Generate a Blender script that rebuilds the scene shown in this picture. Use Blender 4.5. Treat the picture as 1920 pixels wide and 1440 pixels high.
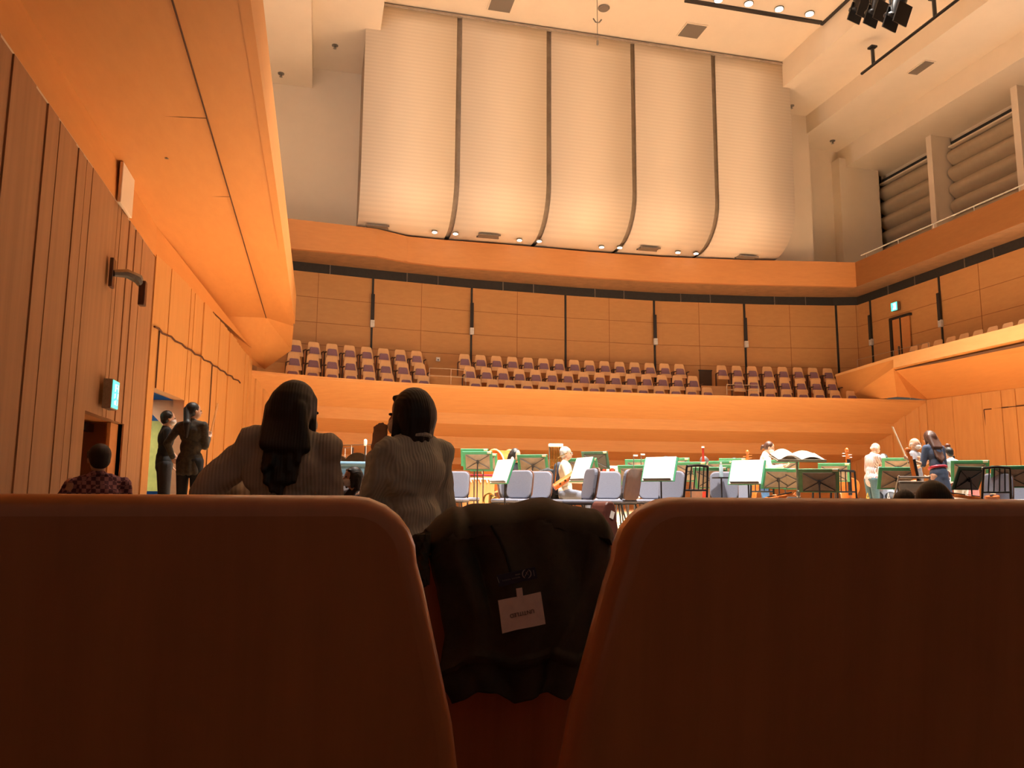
import bpy, bmesh, math, random
from mathutils import Vector, Matrix, Euler
random.seed(7)
SC = bpy.context.scene
COL = SC.collection
for o in list(bpy.data.objects): bpy.data.objects.remove(o)

# ---------------------------------------------------------------- camera
# World: the eye is the origin, +Y runs along the hall towards the stage, +Z up, metres.
FPX = 1480.0                       # focal length in pixels of the 1920x1440 frame
_yd = Vector((597 - 960, -(923 - 720), -FPX)).normalized()
_D = -(_yd[0] * 70 - _yd[2] * FPX) / _yd[1]
_up = Vector((70, _D, -FPX)).normalized()
_xd = _yd.cross(_up)
ROT = Matrix((_xd, _yd, _up))      # camera axes -> world axes
cam = bpy.data.cameras.new('camera')
cam.sensor_fit = 'HORIZONTAL'; cam.sensor_width = 36.0
cam.lens = 36.0 * FPX / 1920.0
cam.clip_start = 0.02; cam.clip_end = 200
co = bpy.data.objects.new('camera', cam); COL.objects.link(co)
co.matrix_world = ROT.to_4x4()
SC.camera = co

def P(px, py, X=None, Y=None, Z=None, d=None):
    """the place on a given wall, floor or distance that a sight line meets"""
    r = ROT @ Vector((px - 960, 720 - py, -FPX))
    t = X / r[0] if X is not None else Y / r[1] if Y is not None else Z / r[2] if Z is not None else d / FPX
    return r * t

# ---------------------------------------------------------------- world, exposure, large lights
w = bpy.data.worlds.new('world'); SC.world = w; w.use_nodes = True
w.node_tree.nodes['Background'].inputs[0].default_value = (0.78, 0.58, 0.43, 1)
w.node_tree.nodes['Background'].inputs[1].default_value = 0.11
SC.view_settings.view_transform = 'Standard'
SC.view_settings.look = 'None'
SC.view_settings.gamma = 1.0
SC.view_settings.use_curve_mapping = False
SC.view_settings.exposure = 0.0
SC.cycles.use_denoising = True
SC.cycles.max_bounces = 8
SC.cycles.diffuse_bounces = 5

def area(name, loc, target, size, power, color, size_y=None, spread=180):
    l = bpy.data.lights.new(name, 'AREA'); l.energy = power; l.color = color
    l.shape = 'RECTANGLE'; l.size = size; l.size_y = size_y or size
    l.spread = math.radians(spread)
    o = bpy.data.objects.new(name, l); COL.objects.link(o)
    o.location = loc
    o.rotation_euler = (Vector(target) - Vector(loc)).to_track_quat('-Z', 'Y').to_euler()
    return o
for i, (lx, ly) in enumerate([(3, 12.5), (9, 12.5), (15, 12.5), (3, 17.4), (9, 17.4), (15, 17.4)]):
    area('stage_light', (lx, ly, 16.0 if 0 < lx < 17 else 15), (lx, ly + .6, 0), 1.6, 740, (1.0, .93, .84), spread=56)
for lx, ly in ((4.5, 15), (13, 15)):                       # added fill over the audience, brightening pages and faces of the players
    area('front_fill', (lx, 4, 15.0), (lx, 14, 0), 1.2, 480, (1.0, .93, .84), spread=42)
# unseen fill added behind the gallery parapets to brighten the white vault
area('vault_fill', (21.6, 15, 9.3), (13, 17, 15.5), .5, 420, (1.0, .93, .84), size_y=18)
area('vault_fill', (-2.8, 15, 9.3), (6, 19, 15.5), .5, 680, (1.0, .94, .86), size_y=18)

# ---------------------------------------------------------------- materials
MATS = {}
def mat(name, color, rough=.6, metal=0, kind=None, color2=None, scale=8, bump=0.0, emit=None, spec=.5, stretch=(1, 1, 1)):
    if name in MATS: return MATS[name]
    m = bpy.data.materials.new(name); m.use_nodes = True
    nt = m.node_tree; b = nt.nodes['Principled BSDF']
    b.inputs['Base Color'].default_value = (*color, 1)
    b.inputs['Roughness'].default_value = rough
    b.inputs['Metallic'].default_value = metal
    b.inputs['Specular IOR Level'].default_value = spec
    if emit:
        b.inputs['Emission Color'].default_value = (*color, 1)
        b.inputs['Emission Strength'].default_value = emit
    if kind:
        tc = nt.nodes.new('ShaderNodeTexCoord'); mp = nt.nodes.new('ShaderNodeMapping')
        mp.inputs['Scale'].default_value = stretch
        nt.links.new(tc.outputs['Object'], mp.inputs['Vector'])
        if kind == 'wave':
            t = nt.nodes.new('ShaderNodeTexWave'); t.inputs['Distortion'].default_value = 1.5 if name != 'pale_ribbed_panel' else .4; t.bands_direction = 'Z' if name == 'pale_ribbed_panel' else 'X'
            t.inputs['Detail'].default_value = 2; out = t.outputs['Fac']
        elif kind == 'check':
            t = nt.nodes.new('ShaderNodeTexChecker'); out = t.outputs['Fac']
        else:
            t = nt.nodes.new('ShaderNodeTexNoise'); t.inputs['Detail'].default_value = 6
            t.inputs['Roughness'].default_value = .6; out = t.outputs['Fac']
        t.inputs['Scale'].default_value = scale
        nt.links.new(mp.outputs[0], t.inputs['Vector'])
        r = nt.nodes.new('ShaderNodeValToRGB')
        c2 = color2 or tuple(c * .72 for c in color)
        r.color_ramp.elements[0].position = .3; r.color_ramp.elements[1].position = .7
        r.color_ramp.elements[0].color = (*c2, 1); r.color_ramp.elements[1].color = (*color, 1)
        nt.links.new(out, r.inputs[0]); nt.links.new(r.outputs[0], b.inputs['Base Color'])
        if bump:
            bp = nt.nodes.new('ShaderNodeBump'); bp.inputs['Strength'].default_value = bump
            bp.inputs['Distance'].default_value = .01
            nt.links.new(out, bp.inputs['Height']); nt.links.new(bp.outputs[0], b.inputs['Normal'])
    MATS[name] = m
    return m
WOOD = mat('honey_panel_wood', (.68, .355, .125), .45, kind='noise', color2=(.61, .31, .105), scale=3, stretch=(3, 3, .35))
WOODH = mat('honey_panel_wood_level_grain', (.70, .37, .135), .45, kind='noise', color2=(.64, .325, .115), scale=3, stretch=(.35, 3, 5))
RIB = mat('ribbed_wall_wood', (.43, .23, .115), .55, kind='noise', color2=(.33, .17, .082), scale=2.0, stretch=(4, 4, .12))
SOFF = mat('soffit_wood', (.68, .315, .095), .5, kind='noise', color2=(.64, .29, .085), scale=4, stretch=(2, .5, 2))
FASC = mat('gallery_front_wood', (.58, .25, .08), .5, kind='noise', color2=(.53, .22, .07), scale=4, stretch=(.6, .6, 3))
CREAM = mat('cream_plaster', (.80, .68, .54), .8, kind='noise', color2=(.765, .65, .515), scale=1.5)
PANEL = mat('pale_ribbed_panel', (.80, .68, .54), .7, kind='wave', color2=(.75, .635, .50), scale=2.5, bump=0, stretch=(.05, .05, 1))
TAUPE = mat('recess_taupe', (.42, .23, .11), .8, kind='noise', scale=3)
DARK = mat('dark_slot', (.030, .028, .026), .7, kind='noise', scale=9)
METAL = mat('grey_metal', (.35, .33, .30), .35, metal=.8, kind='noise', scale=20)
DKMETAL = mat('dark_metal', (.05, .045, .045), .4, metal=.5, kind='noise', scale=20)
BLACK = mat('black_lacquer', (.012, .012, .013), .3, kind='noise', scale=12)
GROOVE = mat('panel_groove', (.10, .035, .015), .8, kind='noise', scale=9)
STAGE = mat('stage_floor_wood', (.80, .56, .33), .35, kind='noise', color2=(.72, .47, .26), scale=2, stretch=(.4, 6, 1))
CARPET = mat('aisle_floor', (.16, .09, .06), .8, kind='noise', scale=30)
SEATW = mat('seat_shell_wood', (.56, .175, .055), .32, kind='noise', color2=(.45, .135, .04), scale=3, stretch=(9, 3, .5), bump=.03)
_b = SEATW.node_tree.nodes['Principled BSDF']; _b.inputs['Coat Weight'].default_value = .6; _b.inputs['Coat Roughness'].default_value = .12
CHSEAT = mat('choir_seat_wood', (.82, .50, .245), .5, kind='noise', color2=(.76, .44, .21), scale=5, stretch=(6, 2, .6))
MAUVE = mat('mauve_fabric', (.34, .19, .25), .9, kind='noise', scale=60)
GREY = mat('grey_seat_fabric', (.165, .17, .215), .85, kind='noise', color2=(.14, .145, .19), scale=70)
BROWNSH = mat('brown_chair_shell', (.17, .075, .045), .5, kind='noise', scale=12)
GREEN = mat('green_folder', (.05, .31, .15), .6, kind='noise', color2=(.04, .26, .12), scale=14)
DKGREEN = mat('dark_green_folder', (.02, .10, .06), .6, kind='noise', scale=14)
DESK = mat('stand_desk_brown', (.32, .25, .18), .6, kind='noise', scale=14)
PAPER = mat('white_paper', (.88, .86, .82), .8, kind='noise', color2=(.84, .82, .78), scale=9)
SKIN = mat('skin', (.62, .36, .24), .55, kind='noise', color2=(.56, .31, .20), scale=18)
HAIRB = mat('black_hair', (.012, .009, .008), .5, kind='wave', color2=(.016, .011, .009), scale=28, bump=.12, stretch=(1, 1, .08))
HAIRBR = mat('brown_hair', (.10, .04, .024), .4, kind='wave', color2=(.07, .028, .018), scale=28, bump=.12, stretch=(1, 1, .08))
HAIRG = mat('grey_hair', (.55, .52, .48), .5, kind='wave', scale=30, bump=.3, stretch=(1, 1, .1))
MASK = mat('white_face_mask', (.85, .80, .74), .85, kind='noise', scale=30)
EYEM = mat('dark_eye', (.02, .012, .01), .2, kind='noise', scale=30)
VIOL = mat('violin_varnish', (.52, .15, .03), .22, kind='noise', color2=(.38, .09, .018), scale=9)
BRASS = mat('brass', (.85, .58, .20), .22, metal=1, kind='noise', scale=20)

# ---------------------------------------------------------------- mesh helpers
class MB:
    def __init__(s): s.V = []; s.F = []
    def add(s, vs, fs):
        n = len(s.V); s.V += [tuple(v) for v in vs]; s.F += [tuple(i + n for i in f) for f in fs]; return s
    def box(s, c, d, R=None):
        hx, hy, hz = d[0] / 2, d[1] / 2, d[2] / 2
        vs = [Vector((x, y, z)) for x in (-hx, hx) for y in (-hy, hy) for z in (-hz, hz)]
        if R is not None: vs = [R @ v for v in vs]
        vs = [v + Vector(c) for v in vs]
        return s.add(vs, [(0, 1, 3, 2), (4, 6, 7, 5), (0, 4, 5, 1), (2, 3, 7, 6), (0, 2, 6, 4), (1, 5, 7, 3)])
    def quad(s, *p): return s.add(p, [tuple(range(len(p)))])
    def prism(s, poly, off):
        """closed polygon of 3D points extruded by an offset"""
        n = len(poly); off = Vector(off)
        vs = [Vector(p) for p in poly] + [Vector(p) + off for p in poly]
        fs = [tuple(range(n))[::-1], tuple(range(n, 2 * n))] + [(i, (i + 1) % n, (i + 1) % n + n, i + n) for i in range(n)]
        return s.add(vs, fs)
    def tube(s, pts, r, n=8):
        pts = [Vector(p) for p in pts]; m = len(pts)
        rs = r if isinstance(r, (list, tuple)) else [r] * m
        vs = []; a = None
        for i in range(m):
            t = (pts[min(i + 1, m - 1)] - pts[max(i - 1, 0)]).normalized()
            if a is None:
                a = t.orthogonal().normalized()
            else:
                a = (a - t * a.dot(t)).normalized()
            b = t.cross(a)
            vs += [pts[i] + (a * math.cos(k * 2 * math.pi / n) + b * math.sin(k * 2 * math.pi / n)) * rs[i] for k in range(n)]
        fs = [(i * n + k, i * n + (k + 1) % n, (i + 1) * n + (k + 1) % n, (i + 1) * n + k) for i in range(m - 1) for k in range(n)]
        fs += [tuple(range(n))[::-1], tuple(range((m - 1) * n, m * n))]
        return s.add(vs, fs)
    def cap(s, p0, r0, p1, r1, n=10):
        """tapered capsule"""
        p0 = Vector(p0); p1 = Vector(p1); t = p1 - p0
        L = t.length or 1e-6; t = t / L
        pts = []; rs = []
        for k in range(4):
            a = math.pi / 2 * k / 4 + .15
            pts.append(p0 - t * r0 * math.cos(a)); rs.append(r0 * math.sin(a))
        pts.append(p0); rs.append(r0); pts.append(p1); rs.append(r1)
        for k in range(3, -1, -1):
            a = math.pi / 2 * k / 4 + .15
            pts.append(p1 + t * r1 * math.cos(a)); rs.append(r1 * math.sin(a))
        return s.tube(pts, rs, n)
    def ell(s, c, r, R=None, n=14, m=9):
        c = Vector(c); vs = []
        for i in range(1, m):
            a = math.pi * i / m
            for k in range(n):
                b = 2 * math.pi * k / n
                v = Vector((r[0] * math.sin(a) * math.cos(b), r[1] * math.sin(a) * math.sin(b), r[2] * math.cos(a)))
                vs.append((R @ v if R is not None else v) + c)
        top = Vector((0, 0, r[2])); bot = Vector((0, 0, -r[2]))
        if R is not None: top = R @ top; bot = R @ bot
        vs += [top + c, bot + c]; T = len(vs) - 2; B = T + 1
        fs = [(i * n + k, (i + 1) * n + k, (i + 1) * n + (k + 1) % n, i * n + (k + 1) % n) for i in range(m - 2) for k in range(n)]
        fs += [(T, k, (k + 1) % n) for k in range(n)] + [(B, (m - 2) * n + (k + 1) % n, (m - 2) * n + k) for k in range(n)]
        return s.add(vs, fs)
    def lathe(s, prof, c=(0, 0, 0), R=None, n=20):
        c = Vector(c); vs = []; m = len(prof)
        for (r, z) in prof:
            for k in range(n):
                a = 2 * math.pi * k / n; v = Vector((r * math.cos(a), r * math.sin(a), z))
                vs.append((R @ v if R is not None else v) + c)
        fs = [(i * n + k, i * n + (k + 1) % n, (i + 1) * n + (k + 1) % n, (i + 1) * n + k) for i in range(m - 1) for k in range(n)]
        fs += [tuple(range(n))[::-1], tuple(range((m - 1) * n, m * n))]
        return s.add(vs, fs)
    def grid(s, fn, nu, nv):
        vs = [fn(i / nu, j / nv) for j in range(nv + 1) for i in range(nu + 1)]
        return s.add(vs, [(j * (nu + 1) + i, j * (nu + 1) + i + 1, (j + 1) * (nu + 1) + i + 1, (j + 1) * (nu + 1) + i) for j in range(nv) for i in range(nu)])
    def build(s, name, material, parent=None, smooth=40, bevel=0, solid=0, voxel=0, sub=0, soft=0, seg=2):
        me = bpy.data.meshes.new(name); me.from_pydata(s.V, [], s.F); me.update()
        if smooth:
            me.polygons.foreach_set('use_smooth', [True] * len(me.polygons))
            if not voxel: me.set_sharp_from_angle(angle=math.radians(smooth))
        bm = bmesh.new(); bm.from_mesh(me)
        if solid: bmesh.ops.remove_doubles(bm, verts=bm.verts, dist=1e-5)
        bmesh.ops.recalc_face_normals(bm, faces=bm.faces); bm.to_mesh(me); bm.free()
        me.materials.append(material)
        o = bpy.data.objects.new(name, me); COL.objects.link(o)
        if parent is not None: o.parent = parent
        if voxel:
            md = o.modifiers.new('union', 'REMESH'); md.mode = 'VOXEL'; md.voxel_size = voxel; md.use_smooth_shade = True
            md = o.modifiers.new('soften', 'SMOOTH'); md.factor = .5; md.iterations = soft or 4
        if solid:
            md = o.modifiers.new('thickness', 'SOLIDIFY'); md.thickness = solid; md.offset = 0
        if bevel:
            md = o.modifiers.new('bevel', 'BEVEL'); md.width = bevel; md.segments = seg; md.limit_method = 'ANGLE'
        if sub:
            md = o.modifiers.new('subdivision', 'SUBSURF'); md.levels = sub; md.render_levels = sub
        return o

def tag(o, label, cat, group=None, kind=None):
    if label: o['label'] = label
    if cat: o['category'] = cat
    if group: o['group'] = group
    if kind: o['kind'] = kind
    return o
def thing(name, loc, rotz, label, cat, group=None):
    o = bpy.data.objects.new(name, None); COL.objects.link(o); o.empty_display_size = .1
    o.location = loc; o.rotation_euler = (0, 0, rotz)
    return tag(o, label, cat, group)
def struct(name, mb, m, **k):
    o = mb.build(name, m, **k); o['kind'] = 'structure'; return o
KIDS = {}
def kids(o):
    return [c for c in bpy.data.objects if c.parent == o]
def copy_tree(root, loc, rotz, label, group=None, _tree=None):
    def rec(o, par):
        c = o.copy(); COL.objects.link(c)
        if par is not None: c.parent = par
        for ch in KIDS[o.name]: rec(ch, c)
        return c
    def scan(o):
        if o.name not in KIDS:
            KIDS[o.name] = kids(o)
            for ch in KIDS[o.name]: scan(ch)
    scan(root)
    c = rec(root, None); c.location = loc; c.rotation_euler = (0, 0, rotz); c['label'] = label
    if group: c['group'] = group
    return c
R3 = lambda ax, deg: Matrix.Rotation(math.radians(deg), 3, ax)
ORD = ['first', 'second', 'third', 'fourth', 'fifth', 'sixth', 'seventh', 'eighth', 'ninth', 'tenth', 'eleventh', 'twelfth', 'thirteenth', 'fourteenth', 'fifteenth']
STG = -.54                        # stage floor
FLR = -1.25                       # audience floor by the stage
V3 = lambda *a: Vector(a)
# ================================================================ THE ROOM
# ---- floors
m = MB(); m.quad((-3.3, -3, -.95), (25, -3, -.95), (25, .9, -.95), (-3.3, .9, -.95)); m.quad((-3.3, .9, -.95), (25, .9, -.95), (25, .9, -1.02), (-3.3, .9, -1.02))
m.quad((-3.3, .9, -1.02), (25, .9, -1.02), (25, 1.9, -1.02), (-3.3, 1.9, -1.02)); m.quad((-3.3, 1.9, -1.02), (25, 1.9, -1.02), (25, 1.9, -1.13), (-3.3, 1.9, -1.13))
m.quad((-3.3, 1.9, -1.13), (25, 1.9, -1.13), (25, 4.6, -1.13), (-3.3, 4.6, -1.13)); m.quad((-3.3, 4.6, -1.13), (25, 4.6, -1.13), (25, 4.6, FLR), (-3.3, 4.6, FLR))
m.quad((-3.3, 4.6, FLR), (25, 4.6, FLR), (25, 20, FLR), (-3.3, 20, FLR))
struct('floor', m, CARPET, smooth=0)
# stage platform with a rounded nosing
SE = 10.15
m = MB(); m.box((10.6, (SE + 29) / 2, STG - .06), (25.2, 29 - SE, .12))
o = struct('trim_1', m, STAGE, smooth=0, bevel=.03); o.name = 'floor_stage'; 
m = MB(); m.box((10.6, SE + .12, (STG - .12 + FLR) / 2), (25.0, .06, STG - .12 - FLR + .02)); m.box((-2.0, 12.6, (STG - .12 + FLR) / 2), (.06, 4.9, STG - .12 - FLR + .02))
struct('wall_stage_front', m, WOOD, smooth=0)

# ---- left wall: vertical boards of uneven width and depth
XL = -3.03
TOPZ = 4.2
DY0, DY1, DZ = 11.4, 13.62, 1.05          # doorway to the foyer
m = MB(); y = -2.5
random.seed(3)
while y < 14.95:
    wd = random.choice((.09, .13, .18, .26, .34, .2)); y2 = min(y + wd, 15.0)
    for e in (DY0, DY1):
        if y < e < y2: y2 = e
    z0 = DZ if (DY0 - 1e-3 < y and y2 < DY1 + 1e-3) else -1.3
    dx = random.choice((0, .006, .014, .010, .018))
    m.box((XL - .06 + dx / 2 - .02, (y + y2) / 2, (z0 + TOPZ) / 2), (.12 + dx, y2 - y, TOPZ - z0))
    y = y2
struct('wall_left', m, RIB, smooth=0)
# door recess
m = MB()
m.box((XL - .35, DY1 + .04, -.1), (.62, .08, 2.3)); m.box((XL - .35, DY0 - .04, -.1), (.62, .08, 2.3)); m.box((XL - .38, (DY0 + DY1) / 2, DZ + .05), (.55, DY1 - DY0, .1))
struct('trim_1', m, FASC, smooth=0)
d = thing('door_1', (XL - .5, DY0 + .5, FLR), 0, None, None); d['kind'] = 'structure'
MB().box((0, .62, 1.12), (.06, 1.2, 2.24)).build('door_leaf', WOOD, d, bevel=.005)
MB().box((0, -.12, 1.12), (.06, .2, 2.24)).build('door_leaf', WOOD, d, bevel=.005)
MB().box((.02, 0, 1.12), (.08, .05, 2.24)).box((.02, .6, 2.22), (.1, 2.1, .12)).build('door_frame', DKMETAL, d)
MB().box((XL - .66, (DY0 + DY1) / 2 + .2, -.1), (.05, 3.6, 2.7)).build('trim_2', FASC)['kind'] = 'structure'

m = MB().box((XL - .12, DY1 - .24, -.1), (.05, .46, 2.28)); struct('trim_18', m, FASC)
# upper strip between the boards and the balcony underside, then the underside itself
Ys = (-2.5, 8, 15, 21, 24.0)
A = lambda y: (-3.05, y, 4.82 - .006 * max(0, y - 8)); B_ = lambda y: (-1.62, y, 4.92); C_ = lambda y: (-.86, y, 4.94)
m = MB()
m.quad((XL, -2.5, TOPZ), (XL, 15, TOPZ), A(15), A(-2.5))
m.quad((XL, 15, TOPZ), (XL, 15.0, 4.2), (-2.04, 23.9, 4.15), (-3.05, 23.9, 4.6), A(15))
struct('wall_left_upper', m, SOFF, smooth=0)
m = MB()
m.prism([A(-2.5), A(15), (-3.05, 24, 4.62), (-3.3, 24, 4.9), (-3.3, -2.5, 4.95)], (0, 0, .05))
m.quad(A(-2.5), B_(-2.5), B_(15), A(15)); m.quad(A(15), B_(15), (-1.62, 22.8, 4.86), (-3.1, 22.0, 4.66))
m.quad(B_(-2.5), C_(-2.5), C_(15), B_(15)); m.quad(B_(15), C_(15), (-.9, 23.6, 4.82), (-1.62, 22.8, 4.86))
# it curls down towards the choir stalls
m.quad((-3.1, 22.0, 4.66), (-1.62, 22.8, 4.86), (-1.75, 25.0, 3.72), (-2.1, 23.9, 3.7))
m.quad((-1.62, 22.8, 4.86), (-.9, 23.6, 4.82), (-.98, 25.0, 4.35), (-1.75, 25.0, 3.72))
struct('ceiling_balcony_left', m, SOFF, smooth=0)
# balcony parapet rising from that edge
m = MB(); m.prism([C_(-2.5), (-.86, 23.6, 4.9), (-.86, 23.6, 5.75), (-.86, -2.5, 5.75)], (-.12, 0, 0))
struct('wall_balcony_left', m, SOFF, smooth=0)
# seams of the underside
m = MB()
def seam(p, q, r=.011): m.tube([p, q], r, 5)
seam(A(-2), (-3.08, 22.0, 4.66)); seam(B_(-2), (-1.62, 22.8, 4.85))
for yy in (7.8, 10.6, 13.5, 16.4): seam((-2.98, yy, 4.83), (-1.64, yy, 4.92), .008)
struct('trim_3', m, GROOVE)
m = MB().box((XL + .05, 12.4, 4.47), (.05, .72, .62)); struct('trim_4', m, CREAM, bevel=.01)

# ---- stage side wall, left, splayed inwards, with the open stage door
P0 = Vector((XL, 15.0, 0)); P1 = Vector((-2.04, 23.8, 0)); dL = (P1 - P0).normalized(); LEN = (P1 - P0).length
nL = Vector((dL.y, -dL.x, 0))
m = MB(); random.seed(5)
SD0, SD1, SDZ = .35, 2.35, 1.86
s = 0
while s < LEN - .01:
    s2 = min(s + random.choice((.3, .42, .55)), LEN)
    for e in (SD0, SD1):
        if s < e - .001 < s2: s2 = e
    z0 = SDZ if (SD0 - 1e-3 < s and s2 < SD1 + 1e-3) else -1.3
    dx = random.choice((0, .015, .03))
    c = P0 + dL * (s + s2) / 2 - nL * (.07 - dx / 2)
    zt = 4.25 - .5 * (s / LEN) ** 2
    m.box((c.x, c.y, (z0 + zt) / 2), (.14 + dx, s2 - s, zt - z0), R3('Z', -math.degrees(math.atan2(dL.x, dL.y))))
    s = s2
struct('wall_stage_left', m, WOOD, smooth=0)
m = MB()
pts = []
for k in range(30):
    s = .05 + (LEN - 1.6) * k / 29
    c = P0 + dL * s + nL * (.03 if (k // 2) % 2 else .045); pts.append((c.x, c.y, 2.93 + .02 * math.sin(k * 2.1)))
m.tube(pts, .02, 5)
for s in (.38, 4.3):
    c = P0 + dL * s + nL * .035; m.tube([(c.x, c.y, SDZ if s < 1 else STG), (c.x, c.y, 2.93)], .014, 5)
struct('trim_5', m, GROOVE)
# backstage passage seen through that door
q0 = P0 + dL * SD0; q1 = P0 + dL * SD1
m = MB()
Ra = R3('Z', -math.degrees(math.atan2(dL.x, dL.y)))
c = (q0 + q1) / 2 - nL * 1.6
m.box((c.x, c.y, STG - .02), (3.0, 4.4, .04), Ra); m.box((c.x - 1.5 * nL.x, c.y - 1.5 * nL.y, .7), (.06, 4.4, 2.5), Ra)
c2 = q1 + dL * 1.2 - nL * 1.6; m.box((c2.x, c2.y, .7), (3.0, .06, 2.5), Ra)
c2 = q0 - dL * .3 - nL * 1.6; m.box((c2.x, c2.y, .7), (2.7, .06, 2.5), Ra)
m.box((c.x, c.y, SDZ + .15), (3.0, 4.4, .05), Ra)
struct('wall_backstage', m, mat('backstage_blue', (.08, .20, .36), .7, kind='noise', scale=3), smooth=0)
c = q1 + dL * .9 - nL * .75
MBq = MB().box((c.x, c.y, .75), (.7, .05, 1.5), Ra)
tag(MBq.build('notice_board', mat('yellow_board', (.80, .58, .10), .7, kind='noise', scale=4)), 'yellow board hanging in the passage behind the open stage door', 'board')
area('passage_lamp', tuple(q0 + dL * 1.2 - nL * 1.5 + Vector((0, 0, 1.85))), tuple(q0 + dL * 1.2 - nL * 1.5), .5, 90, (.75, .88, 1.0))
c = q1 + dL * 1.15 - nL * .35
l = tag(MB().box((c.x, c.y, 1.2), (.18, .04, .8), Ra).build('strip_lamp', mat('cool_lamp', (.75, .88, 1.0), emit=2.2)), 'cool white strip lamp glowing in the passage behind the stage door', 'lamp')
# reveal of the doorway
m = MB(); c = q1 - nL * .1; m.box((c.x, c.y, .66), (.22, .05, 2.4), Ra); c = q0 - nL * .1; m.box((c.x, c.y, .66), (.22, .05, 2.4), Ra)
c = (q0 + q1) / 2 - nL * .1; m.box((c.x, c.y, SDZ + .03), (.22, 2.0, .05), Ra)
m.prism([q1 - nL * .2 + V3(0, 0, 1.15), q1 - nL * .2 + V3(0, 0, SDZ), q1 - nL * .9 + V3(0, 0, SDZ)], tuple(dL * .04))
struct('trim_6', m, FASC, smooth=0)

# ---- choir front: bowed parapet with stepped boards under it
PAR = [(-2.04, 23.8), (-.09, 24.50), (2.0, 25.0), (3.98, 25.30), (6.4, 25.45), (8.8, 25.48), (11.2, 25.42), (13.52, 25.27), (16.2, 25.02), (18.73, 24.68), (21.5, 24.35)]
def ypar(x):
    for (x0, y0), (x1, y1) in zip(PAR, PAR[1:]):
        if x <= x1: return y0 + (y1 - y0) * (x - x0) / (x1 - x0)
    return PAR[-1][1]
PROF = [(0, 3.47), (0, 3.40), (1.2, 2.71), (1.2, 2.337), (2.15, 1.97), (2.15, 1.565), (3.0, 1.28), (3.0, 1.04), (3.5, .86), (3.5, -.6)]
NX = 22
xs = [-2.04 + 23.54 * i / NX for i in range(NX + 1)]
m = MB()
for (a, b) in zip(PROF, PROF[1:]):
    inset = lambda dy, x: x + (9.7 - x) * 0
    row = []
    for pr in (a, b):
        k = pr[0] / 3.0
        row.append([(x0 + 1.1 * k * (1 - (x0 + 2.04) / 23.54) ** 4 - .75 * k * ((x0 + 2.04) / 23.54) ** 4, ypar(x0) + pr[0], pr[1]) for x0 in xs])
    for i in range(NX): m.quad(row[0][i], row[0][i + 1], row[1][i + 1], row[1][i])
struct('wall_choir_front', m, WOODH, smooth=0)
m = MB()
for i in range(NX):
    x0, x1 = xs[i], xs[i + 1]
    m.prism([(x0, ypar(x0) - .03, 3.455), (x1, ypar(x1) - .03, 3.455), (x1, ypar(x1) + .12, 3.455), (x0, ypar(x0) + .12, 3.455)], (0, 0, .035))
struct('trim_7', m, WOODH, smooth=0)
# ribbed returns at both ends
m = MB()
for (a, b, n) in (((-2.04, 23.8), (.2, 28.6), 22), ((21.5, 24.35), (19.95, 28.9), 18)):
    for i in range(n):
        t0 = i / n; t1 = (i + 1) / n; dx = .05 * (i % 2)
        sx = 1 if a[0] < 5 else -1
        p = Vector((a[0] + (b[0] - a[0]) * t0, a[1] + (b[1] - a[1]) * t0, -.6)); q = Vector((a[0] + (b[0] - a[0]) * t1, a[1] + (b[1] - a[1]) * t1, -.6))
        m.prism([p + Vector((sx * dx, 0, 0)), q + Vector((sx * dx, 0, 0)), q - Vector((sx * .3, 0, 0)), p - Vector((sx * .3, 0, 0))], (0, 0, 4.05))
struct('wall_stage_returns', m, WOOD, smooth=0)
# ---- choir tiers
def row_y(r, x): return ypar(max(-2, min(21.5, x))) + .78 + .93 * r
TIER = [2.965, 3.52, 4.12]
m = MB()
for r in range(3):
    z = TIER[r]; zl = TIER[r - 1] if r else 2.9
    for i in range(NX):
        x0, x1 = xs[i], xs[i + 1]
        f0 = row_y(r, x0) - .62 if r else ypar(x0) + .80; f1 = row_y(r, x1) - .62 if r else ypar(x1) + .80
        b0 = row_y(r + 1, x0) - .62; b1 = row_y(r + 1, x1) - .62
        if r == 2: b0 = b1 = 29.4
        m.quad((x0, f0, z), (x1, f1, z), (x1, b1, z), (x0, b0, z))
        if r: m.quad((x0, f0, zl), (x1, f1, zl), (x1, f1, z), (x0, f0, z))
struct('floor_choir', m, WOODH, smooth=0)

# ---- right lower wall
m = MB(); random.seed(9)
a = Vector((21.55, 24.35, 0)); b = Vector((23.6, 8.5, 0)); dR = (b - a).normalized(); L = (b - a).length; s = 0; nR = Vector((dR.y, -dR.x, 0))
RR = R3('Z', -math.degrees(math.atan2(dR.x, dR.y)))
while s < L:
    s2 = s + random.choice((.35, .55, .8, .25)); dx = random.choice((0, .02, .04)); c = a + dR * (s + s2) / 2 + Vector((.1 - dx / 2, 0, 0))
    m.box((c.x, c.y, 1.1), (.2 + dx, s2 - s, 4.8), RR); s = s2
struct('wall_right', m, WOOD, smooth=0)
m = MB(); 
m.tube([(22.05 - .1, 22.4 - .35, STG), (21.82, 22.1, 2.92)], .02, 5); m.tube([(21.82, 22.1, 2.92), (23.0, 12.5, 2.92)], .02, 5)
struct('trim_8', m, GROOVE)
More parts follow.
